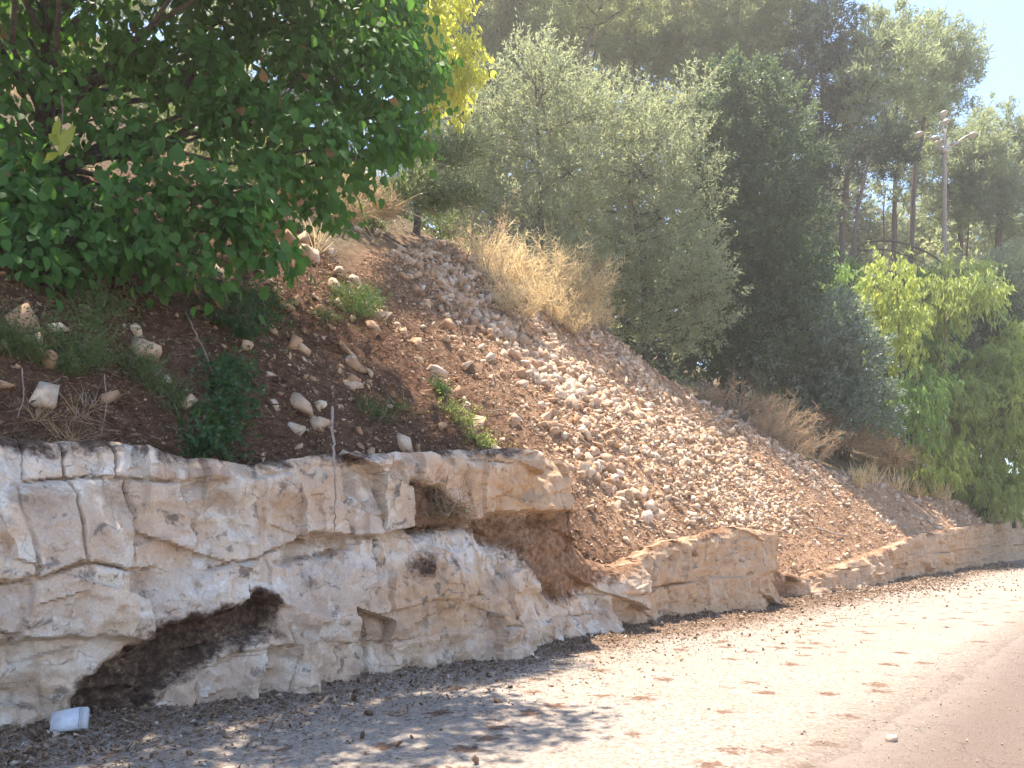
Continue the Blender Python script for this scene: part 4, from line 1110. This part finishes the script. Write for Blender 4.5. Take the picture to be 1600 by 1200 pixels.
plant("olive_bush", "pale grey-green olive bush at the right edge under the far pines", "bush", b, [P(1565, 520, Y), P(1565, 460, Y)], .12,
      px_lobes([(1560, 430, 40), (1595, 420, 40), (1540, 470, 40), (1580, 480, 45), (1520, 510, 36), (1600, 520, 40), (1480, 540, 34), (1560, 540, 40), (1450, 470, 30), (1450, 560, 30), (1470, 430, 26), (1500, 590, 40), (1620, 460, 40)], Y), 'dark', M_OLIVE, M_BARK, 60, .24)

# ------------------------------------------------------------------ woods and scrub that read as one mass
def mass(name, label, cat, spots, kind, leaf, dens, clump, mat):
    v, t, _ = foliage(spots, kind, dens, clump, leaf)
    o = link(name, mesh_np(name, v, t, None, False, mat)); tag(o, label, cat, kind="stuff"); return o


sp = []
for px in np.arange(690, 1660, 34):
    top = np.interp(px, [690, 1200, 1260, 1330, 1420, 1500, 1560, 1660], [-60, -30, 200, 330, 345, 340, 330, 330])
    for py in np.arange(top + 40, 470, 52):
        Y = 66 + rng.uniform(-5, 9); sp.append((P(px + rng.uniform(-14, 14), py + rng.uniform(-16, 16), Y), rng.uniform(1.5, 2.5)))
mass("far_wood", "hazy grey-green wood closing the view behind the pines", "wood", sp, 'olive', dict(n=16, L=.55, W=.27), 8, .45, M_OLIVE)
sp = []
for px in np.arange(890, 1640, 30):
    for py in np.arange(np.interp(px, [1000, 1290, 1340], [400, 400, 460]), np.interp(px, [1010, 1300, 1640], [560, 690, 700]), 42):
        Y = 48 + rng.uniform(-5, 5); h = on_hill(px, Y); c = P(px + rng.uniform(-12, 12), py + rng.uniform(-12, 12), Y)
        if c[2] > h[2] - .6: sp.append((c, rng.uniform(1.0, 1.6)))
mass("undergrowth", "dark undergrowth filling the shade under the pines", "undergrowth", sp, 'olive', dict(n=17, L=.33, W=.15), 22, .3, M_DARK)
sp = []
for px in np.arange(-160, 740, 30):
    for Y in (17, 21, 26, 32):
        h = on_hill(px, Y); hp = HOR - F * (h[2] - CH) / Y; u_, v_ = w2uv(h[0], h[1])
        if v_ > np.interp(u_, VC_U, VC_V) + 1.2 and rng.uniform() < .75: sp.append((h + np.array([rng.uniform(-.4, .4), 0, rng.uniform(0, .5)]), rng.uniform(.5, 1.1)))
mass("hillside_scrub", "dim scrub covering the upper slope behind the broad-leaved tree", "scrub", sp, 'olive', dict(n=16, L=.18, W=.065), 65, .2, M_WEED)

# ------------------------------------------------------------------ dry brush and weeds
def strands(cs, n, L, w, up=.8, curl=.5, spread=1.0):
    """thin bent stalks rising from points cs [(pos, radius)]"""
    vs_, qs_, n0 = [], [], 0
    for c, r in cs:
        p = c + unit(n) * r * (rng.uniform(size=(n, 1)) ** .5) * np.array([1, 1, .35])
        d = unit(n) * spread + (p - c) / (r + 1e-6) * .5 + np.array([0, 0, up]); d /= np.linalg.norm(d, axis=1)[:, None]
        l = L * rng.uniform(.35, 1.15, n)[:, None]
        bend = unit(n) * curl + np.array([0, 0, -.35 * curl])
        p1 = p + d * l * .5 + bend * l * .06; p2 = p + d * l + bend * l * .35
        s = np.cross(d, unit(n)); s /= np.linalg.norm(s, axis=1)[:, None]; s *= w * .5
        v = np.stack([p - s, p + s, p1 - s * .8, p1 + s * .8, p2 - s * .3, p2 + s * .3], 1).reshape(-1, 3)
        b = (np.arange(n) * 6)[:, None] + n0
        q = np.concatenate([b + np.array([[0, 1, 3, 2]]), b + np.array([[2, 3, 5, 4]])])
        vs_.append(v); qs_.append(q); n0 += len(v)
    return np.vstack(vs_), np.vstack(qs_)


def brush(name, label, cat, pts, n, L, w, mat, group=None, up=.8, curl=.5, leaf=None, spread=1.0, stem=M_DRYWOOD):
    """pts: (px, py, Y or None, radius px). An Empty > stalks (+ leaves)"""
    cs = []
    for px, py, Y, r in pts:
        c = hit(px, py) if Y is None else P(px, py, Y)
        cs.append((c, r / F * c[1]))
    base = cs[0][0].copy(); base[2] = min(base[2], float(Hw(base[0], base[1])))
    root = link(name, None, None, base); tag(root, label, cat, group)
    v, q = strands(cs, n, L, w, up, curl, spread)
    tag(link("stalks", mesh_np("stalks", v - base, None, q, False, mat), root), kind="stuff")
    if leaf:
        lm, per, LL, WW, sh = leaf
        k = rng.integers(0, len(v) // 6, per * len(cs)); pos = v.reshape(-1, 6, 3)[k, 2 + 2 * rng.integers(0, 2, len(k))] + rng.normal(size=(len(k), 3)) * .012
        ax = unit(len(k)) + np.array([0, 0, .1])
        lv, lt = leaf_cloud(pos, ax, LL * rng.uniform(.6, 1.2, len(k)), WW, sh)
        tag(link("leaves", mesh_np("leaves", lv - base, lt, None, False, lm), root), kind="stuff")
    mb = MB()
    for c, r in cs:
        for _ in range(4): mb.tube(curve_pts(c - np.array([0, 0, r * .5]), c + unit(1)[0] * r * 1.1 + np.array([0, 0, r * .5]), 5, .15, .03), np.linspace(.012, .004, 5), 3, False)
    tag(mb.obj("stems", stem, root, True, base), kind="stuff")
    return root


G1 = "dry brush along the crest"
def crest(px, back=0.0):
    Y = np.linspace(9, 60, 1200); X = (px - 800) / F * Y; u, v = w2uv(X, Y)
    z = H(u, v); py = HOR - F * (z - CH) / Y
    ok = (v > .6) & (v < np.interp(u, VC_U, VC_V) + .4 + back)
    k = int(np.argmin(np.where(ok, py, 1e9)))
    return np.array([X[k], Y[k], z[k]])


def dry_shrub(label, spots, h, mat, stems=16, twigs=22, group=None, lean=(0, 0, 0)):
    """spots: (px, down px, height factor) on the bank; stalks fan up from each root"""
    bases = []
    for px, dn, f in spots:
        c = crest(px)
        if dn: c = hit(px, HOR - F * (c[2] - CH) / c[1] + dn)
        bases.append((c, f * h))
    b0 = bases[0][0]; root = link("dry_shrub", None, None, b0); tag(root, label, "dry shrub", group)
    V_, Q_, n0 = [], [], 0
    st = MB()
    for c, hh in bases:
        d = unit(stems) * np.array([1, 1, .3]) * .75 + np.array([0, 0, 1.0]) + np.array(lean); d /= np.linalg.norm(d, axis=1)[:, None]
        for k in range(stems):
            L = hh * rng.uniform(.55, 1.1); bend = unit(1)[0] * .28 * L; bend[2] = -abs(bend[2])
            t = np.linspace(0, 1, 6)[:, None]; pts = c + np.array([rng.uniform(-.12, .12), rng.uniform(-.12, .12), -.05]) + d[k] * L * t + bend * t * t
            st.tube(pts, np.linspace(.011, .005, 6), 3, False)
            m = twigs; tt = rng.uniform(.18, 1, m) ** .8; p = np.stack([np.interp(tt, t[:, 0], pts[:, q]) for q in range(3)], -1)
            dd = unit(m) * .9 + d[k] * .7; dd /= np.linalg.norm(dd, axis=1)[:, None]
            l = (L * rng.uniform(.12, .30, m) * (1.2 - .6 * tt))[:, None]
            sd = np.cross(dd, unit(m)); sd /= np.linalg.norm(sd, axis=1)[:, None]; sd *= .006
            p1 = p + dd * l * .55 + unit(m) * l * .06; p2 = p + dd * l + unit(m) * l * .18
            V_.append(np.stack([p - sd, p + sd, p1 - sd, p1 + sd, p2 - sd * .4, p2 + sd * .4], 1).reshape(-1, 3))
            b = (np.arange(m) * 6)[:, None] + n0; Q_.append(np.concatenate([b + np.array([[0, 1, 3, 2]]), b + np.array([[2, 3, 5, 4]])])); n0 += m * 6
    V_ = np.vstack(V_); Q_ = np.vstack(Q_)
    tag(st.obj("stalks", M_DRYWOOD, root, True, b0), kind="stuff")
    tag(link("twigs", mesh_np("twigs", V_ - b0, None, Q_, False, mat), root), kind="stuff")
    tipv = V_.reshape(-1, 6, 3)[:, 4]; k = rng.uniform(size=len(tipv)) < .55; tipv = tipv[k]
    v, t = leaf_cloud(tipv + rng.normal(size=tipv.shape) * .015, unit(len(tipv)) + np.array([0, 0, .3]), rng.uniform(.03, .07, len(tipv)), .022, SH_DIAMOND)
    tag(link("seed_heads", mesh_np("seed_heads", v - b0, t, None, False, mat), root), kind="stuff")
    return root


dry_shrub("golden straw-coloured dry shrub at the crest of the rubble slope", [(880, 0, 1.0), (905, 5, 1.1), (860, 15, .9), (925, 4, .9), (890, 25, .7), (940, 5, .6), (870, 0, 1.1), (845, 8, .9), (915, 20, .6), (895, 0, 1.2), (852, 0, 1.0), (932, 0, .8), (912, 0, 1.0), (876, 35, .5), (865, 40, .6), (900, 38, .5), (850, 30, .7)], 2.25, M_DRY, 18, 32, G1, (-.1, 0, 0))
dry_shrub("pale feathery dry brush left of the golden shrub", [(790, 0, 1.0), (815, 5, 1.0), (770, 10, .9), (830, 0, 1.0), (800, 30, .7), (755, 0, .9), (812, 55, .6), (785, 50, .5), (840, 30, .6), (800, 0, 1.1), (775, 0, 1.0), (825, 25, .7)], 1.9, M_DRY, 16, 28, G1)
dry_shrub("reddish dry stalks against the olives above the golden shrub", [(820, -0, 1.0), (850, 0, 1.0), (780, 0, 1.1), (895, 0, .9), (740, 0, .9)], 2.3, M_DRYB, 9, 20, G1)
brush("shaded_brush", "grey-green brush in shade under the yellow tree", "bush", [(690, 260, 20.5, 45), (720, 310, 20.3, 34), (680, 320, 19.8, 34), (650, 290, 19.2, 36), (720, 240, 21.0, 40), (660, 240, 20.2, 40), (620, 310, 18.7, 28)], 420, 0.7, 0.02, M_WEED, G1, .8, .5, (M_OLIVE, 900, .09, .022, SH_DIAMOND), .9)
brush("shaded_brush", "brown-tinged shadowy brush under the broad-leaved crown", "bush", [(560, 300, 17.4, 36), (500, 300, 15.6, 36), (600, 330, 18.0, 26), (540, 335, 16.4, 24), (460, 310, 14.6, 30)], 380, 0.55, 0.016, M_DRYB, G1, .7, .6, (M_WEED, 800, .08, .02, SH_DIAMOND), .9)
brush("dry_shrub", "small dry tuft hanging on the crest edge below the golden shrub", "dry shrub", [(960, 510, None, 18), (975, 530, None, 12), (985, 545, None, 10)], 120, 0.6, 0.02, M_DRY, G1, .3, .9)
dry_shrub("tangled brown mound of dead brush beyond the rubble crest", [(1120, 0, .8), (1150, 0, 1.0), (1175, 0, 1.1), (1200, 0, 1.2), (1225, 0, 1.2), (1250, 0, 1.1), (1275, 0, .8), (1190, 6, .8), (1235, 6, .8), (1100, 0, .6), (1212, 0, 1.3)], 1.7, M_DRYB, 18, 20, None, (.35, .1, -.2))
brush("dry_brush", "dead twiggy undergrowth in the shade below the dark olive bush", "dry shrub", [(1330, 690, 36, 34), (1370, 700, 37, 30), (1300, 660, 36, 30), (1400, 720, 37.5, 26)], 260, 1.1, 0.03, M_DRYB, None, .6, .8, (M_DRYB, 400, .12, .05, SH_DIAMOND), 1.0)
brush("dry_grass", "thin dry grass and thistle stalks on the low bank at right", "dry grass", [(1360, 755, None, 16), (1375, 745, None, 14), (1400, 765, None, 18), (1430, 775, None, 16), (1470, 780, None, 14), (1340, 760, None, 12)], 90, 0.9, 0.028, M_DRY, None, 1.4, .4, (M_WEED, 60, .12, .03, SH_DIAMOND), .6)
brush("green_weed", "green weed clump on the bank top by the far ledge", "weed", [(1520, 790, None, 16), (1505, 780, None, 12), (1530, 805, None, 12)], 260, .7, .02, M_WEED, None, 1.0, .5, (M_EUCG, 260, .16, .05, SH_DIAMOND), .8)
G2 = "weeds on the earth slope"
W1 = (M_WEED, 420, .055, .016, SH_DIAMOND)
brush("feathery_weed", "tall feathery light green weed left of the big pale stone", "weed", [(140, 520, None, 30), (125, 560, None, 30), (150, 580, None, 24), (110, 590, None, 20), (160, 490, None, 24)], 130, .42, .006, M_WEED, G2, .9, .7, W1, .8)
brush("feathery_weed", "light green feathery weed at the left edge above the rock", "weed", [(20, 560, None, 20), (50, 570, None, 18), (10, 545, None, 16)], 90, .38, .006, M_WEED, G2, .9, .7, W1, .8)
brush("feathery_weed", "grey-green low weed below the big pale stone", "weed", [(230, 600, None, 26), (260, 620, None, 26), (215, 585, None, 20), (285, 650, None, 20)], 110, .34, .006, M_WEED, G2, .6, .8, W1, .9)
brush("leafy_vine", "dark leafy plant hanging down the soil onto the rock rim", "plant", [(350, 610, None, 22), (355, 640, None, 22), (345, 670, None, 24), (335, 700, None, 22), (360, 580, None, 18), (320, 710, None, 20)], 90, .34, .007, M_WEEDD, G2, .4, .9, (M_WEEDD, 420, .075, .05, SH_DIAMOND), 1.0)
brush("leafy_shrub", "small-leaved dark shrub under the tip of the broad-leaved crown", "bush", [(370, 480, None, 34), (400, 500, None, 30), (350, 510, None, 28), (420, 480, None, 20), (385, 530, None, 22), (330, 470, None, 26)], 110, .4, .007, M_WEEDD, G2, .8, .8, (M_WEEDD, 460, .055, .03, SH_DIAMOND), 1.0)
brush("small_bush", "small round green bush alone on the rubble near the slope top", "bush", [(565, 480, None, 20), (575, 470, None, 18), (560, 495, None, 16)], 180, .36, .006, M_WEED, G2, .8, .6, (M_WEEDD, 700, .045, .016, SH_DIAMOND), 1.0)
brush("small_bush", "thin scraggly green weed left of the small round bush", "bush", [(525, 480, None, 16), (510, 505, None, 16), (535, 465, None, 12)], 70, .34, .006, M_WEED, G2, .7, .8, W1, 1.0)
brush("low_weed", "flat green weed patch right of the dry hanging root", "weed", [(590, 655, None, 22), (620, 640, None, 20), (570, 640, None, 16)], 110, .26, .006, M_WEED, G2, .5, .9, (M_WEED, 380, .04, .012, SH_DIAMOND), 1.0)
brush("low_weed", "yellowing weed on the rim above the rusty block", "weed", [(720, 665, None, 22), (740, 690, None, 18), (700, 645, None, 20), (755, 700, None, 14)], 110, .3, .006, M_WEED, G2, .6, .9, (M_EUC, 320, .05, .016, SH_DIAMOND), 1.0)
brush("low_weed", "tiny dark weed tuft in the middle of the brown earth", "weed", [(685, 610, None, 10), (690, 618, None, 8)], 90, .22, .006, M_WEED, G2, .7, .7, (M_WEEDD, 260, .05, .016, SH_DIAMOND), 1.0)
brush("dead_root_tangle", "tangle of dead brown roots in the hollow between rock blocks", "roots", [(680, 775, 9.75, 22), (700, 795, 9.85, 22), (670, 800, 9.7, 16), (665, 760, 9.7, 14)], 90, .36, .007, M_LITTER, None, .1, 1.0, (M_WEEDD, 20, .04, .02, SH_DIAMOND), 1.0)
brush("dry_straw", "fan of pale dry straw below the tip of the broad-leaved crown", "dry grass", [(500, 385, None, 8), (495, 395, None, 8)], 26, .75, .010, M_DRY, None, 1.2, .5, None, .7)
brush("dry_straw", "dead straw wisps drooping over the pale rock rim", "dry grass", [(110, 690, None, 16), (140, 640, None, 16), (120, 660, None, 14), (60, 660, None, 12)], 60, .40, .006, M_DRYB, None, .3, 1.0, None, 1.0)
brush("pine_straw", "pale straw lit in the gap behind the tree trunk", "dry grass", [(10, 160, 14.5, 40), (40, 175, 14.5, 30), (110, 160, 15, 50), (270, 260, 13.5, 40), (450, 290, 14.5, 30)], 220, .8, .010, M_DRYB, None, .3, .8, None, 1.0)


def stick(name, label, cat, pts, r0, r1, mat=M_DRYWOOD, group=None):
    pa = np.array(pts, float); tt = np.linspace(0, len(pa) - 1, 5 * len(pa)); tp = np.stack([np.interp(tt, range(len(pa)), pa[:, c]) for c in range(3)], -1)
    for _ in range(2): tp[1:-1] = (tp[:-2] + 2 * tp[1:-1] + tp[2:]) / 4
    tp[1:-1] += rng.normal(size=(len(tp) - 2, 3)) * r0 * .35
    b = tp[0].copy(); mb = MB(); mb.tube(tp, np.linspace(r0, r1, len(tp)), 6)
    o = link(name, mb.mesh(name, mat, True, b), None, b); tag(o, label, cat, group); return o


Ya = 8.0
stick("dry_stick", "pale dry stick standing upright against the rock face", "stick", [P(519, 636, 9.0), P(519, 670, 8.7), P(521, 705, 8.2), P(524, 745, Ya), P(524, 790, Ya - .02), P(522, 828, Ya)], .017, .007)
for lab, pts, r in (("dark fallen branch lying across the stones near the slope top", [(600, 372), (640, 395), (690, 420), (730, 435), (765, 480)], .025), ("short pale stick on the crest rubble", [(870, 510), (905, 512), (935, 515)], .03),
                    ("thin grey branch sticking out beyond the crest toward the brush mound", [(1105, 660), (1150, 660), (1200, 672)], .02), ("broken pale branch lying on the fan of debris above the road", [(1275, 830), (1300, 838), (1325, 842)], .035),
                    ("thin dry stalk arching above the low weeds", [(760, 650), (800, 645), (850, 690)], .012), ("straggling dead twig on the soil left of the leafy vine", [(290, 500), (320, 560), (330, 590)], .012)):
    pp = [hit(*q) + np.array([0, 0, .08]) for q in pts]
    stick("fallen_branch", lab, "branch", pp, r, r * .5, M_BARK if "dark" in lab else M_DRYWOOD, "dead branches on the slope")
for lab, pts in (("thin straw stalk hanging over the left rock rim", [(172, 600), (168, 650), (166, 700)]), ("fine dry stalk at far left over the rock rim", [(46, 590), (42, 640), (40, 668)]), ("pale root poking from the soil beside the leafy vine", [(325, 685), (345, 705), (362, 720)])):
    pp = [hit(q[0], min(q[1], 672)) + np.array([.02, -.15, .05]) + np.array([0, 0, -(max(q[1] - 672, 0)) / F * 7.4]) for q in pts]
    pp[1] = pp[1] + np.array([.05, 0, .02]); stick("dry_stalk", lab, "stalk", pp, .0055, .003, M_DRYWOOD, "dry stalks over the rock rim")

# ------------------------------------------------------------------ floodlight mast
Y = 42; b = on_hill(1475, Y); b[2] -= .3
MAST = link("floodlight_mast", None, None, b); tag(MAST, "tall weathered mast with clusters of round floodlights among the pines", "floodlight mast")
mb = MB(); tpz = P(1476, 203, Y); pts = np.linspace(b, tpz, 14); mb.tube(pts, np.linspace(.175, .10, 14), 14); mb.obj("pole", M_POLE, MAST, True, b)
mb = MB(); c = P(1475, 235, Y); mb.tube([c - np.array([0, 0, .16]), c + np.array([0, 0, .16])], .22, 14); mb.obj("collar", M_LAMP, MAST, True, b)
for (sx_, sy_, lx_, ly_, dy_, sc_) in ((1473, 240, 1425, 222, -.8, 1.0), (1473, 238, 1443, 234, -1.2, 1.0), (1474, 238, 1457, 231, -.6, 1.0), (1477, 238, 1497, 220, .4, 1.1), (1477, 240, 1512, 219, -.5, 1.1), (1473, 207, 1467, 186, -.5, 1.0), (1479, 207, 1483, 187, .3, 1.15)):
    p0 = P(sx_, sy_, Y); p1 = P(lx_, ly_, Y) + np.array([0, dy_, 0])
    mid = (p0 + p1) / 2 + np.array([0, 0, .35]); t = np.linspace(0, 1, 9)[:, None]
    pts = (1 - t) ** 2 * p0 + 2 * t * (1 - t) * mid + t ** 2 * (p1 + np.array([0, 0, .12]))
    mb = MB(); mb.tube(pts, .028, 6); arm = mb.obj("arm", M_LAMP, MAST, True, b)
    mb = MB(); a = np.linspace(0, 1, 7); prof_r = np.array([.03, .08, .16, .24, .30, .33, .34]) * sc_; prof_z = np.array([.24, .22, .19, .14, .07, .0, -.03]) * sc_
    th = np.arange(16) * 2 * math.pi / 16
    v = np.stack([prof_r[:, None] * np.cos(th), prof_r[:, None] * np.sin(th), np.repeat(prof_z[:, None], 16, 1)], -1)
    v = np.concatenate([v, (v * np.array([.94, .94, .9]))[::-1]], 0)
    i = np.arange(13)[:, None] * 16; j = np.arange(16)[None]; q = np.stack([i + j, i + (j + 1) % 16, i + 16 + (j + 1) % 16, i + 16 + j], -1).reshape(-1, 4)
    tl = rng.uniform(-.25, .25, 2); Rm = np.array([[1, 0, tl[0]], [0, 1, tl[1]], [-tl[0], -tl[1], 1]])
    mb.add(v.reshape(-1, 3) @ Rm.T * .65 + p1, None, q); lamp = mb.obj("lamp_shade", M_LAMP, MAST, True, b)
    mb = MB(); mb.add(np.vstack([np.stack([.29 * sc_ * np.cos(th), .29 * sc_ * np.sin(th), 0 * th + .03], -1), [[0, 0, -.05]]]) @ Rm.T * .65 + p1, [[j_, (j_ + 1) % 16, 16] for j_ in range(16)])
    mb.obj("lamp_glass", M_LAMPIN, lamp, True, b)

# ------------------------------------------------------------------ discarded carton at the foot of the rock
Yc = CH * F / (1152 - HOR); Xc = (120 - 800) / F * Yc
base = np.array([Xc, Yc - .12, .10]); root = link("carton", None, None, base); tag(root, "small white crumpled carton lying at the foot of the rock", "carton")
cz_, sz_ = math.cos(R(14)), math.sin(R(14)); tx = R(-34)
Rz = np.array([[cz_, -sz_, 0], [sz_, cz_, 0], [0, 0, 1]]); Rx = np.array([[1, 0, 0], [0, math.cos(tx), -math.sin(tx)], [0, math.sin(tx), math.cos(tx)]])
RR = Rz @ np.array([[math.cos(R(-7)), 0, math.sin(R(-7))], [0, 1, 0], [-math.sin(R(-7)), 0, math.cos(R(-7))]]) @ Rx
w_, h_, d_ = .21, .17, .06
def cb(name, c, s, mat, par, bev=.004):
    bm = bmesh.new(); bmesh.ops.create_cube(bm, size=1.0)
    for q in bm.verts: q.co = Vector((q.co.x * s[0], q.co.y * s[1], q.co.z * s[2]))
    bmesh.ops.bevel(bm, geom=list(bm.edges), offset=bev, segments=2, affect='EDGES')
    for q in bm.verts:
        e = np.array(q.co) + np.array(c); e = e + .004 * np.array([math.sin(e[2] * 60), math.sin(e[0] * 50), math.sin(e[0] * 40 + e[2] * 30)]); q.co = Vector(RR @ e)
    me = bpy.data.meshes.new(name); bm.to_mesh(me); bm.free(); me.materials.append(mat)
    for p in me.polygons: p.use_smooth = True
    return link(name, me, par)
body = cb("body", (-.015, 0, .06), (w_, d_, h_), M_CARD, root)
cb("end_flap", (.112, .002, .06), (.05, d_ * .96, h_ * .98), M_FLAP, root, .003)
cb("seam", (.0835, -.0290, .06), (.005, .004, h_ * .96), M_PRINT, body, .0004)
cb("printed_mark", (-.005, -.0290, .085), (.012, .002, .006), M_PRINT, body, .0004)
cb("printed_mark", (.012, -.0290, .079), (.006, .002, .004), M_PRINT, body, .0004)
cb("torn_flap", (-.11, .015, .085), (.07, .004, .07), M_CARDIN, root, .001)

# ------------------------------------------------------------------ haze in the air over the whole place
m, nt = new_mat("haze_air"); g = G(nt)
pv = g.n("ShaderNodeVolumePrincipled"); ou = g.n("ShaderNodeOutputMaterial")
pv.inputs["Color"].default_value = (1.0, .95, .89, 1); pv.inputs["Density"].default_value = .0014; pv.inputs["Anisotropy"].default_value = .45
g.l(pv.outputs[0], ou.inputs["Volume"])
try: m.cycles.homogeneous_volume = True
except Exception: pass
mb = MB(); mb.box((0, 0, 29.0), (820, 820, 60.2)); hz = mb.obj("haze", m); tag(hz, "thin bright summer haze hanging over the whole place", "haze", kind="stuff")
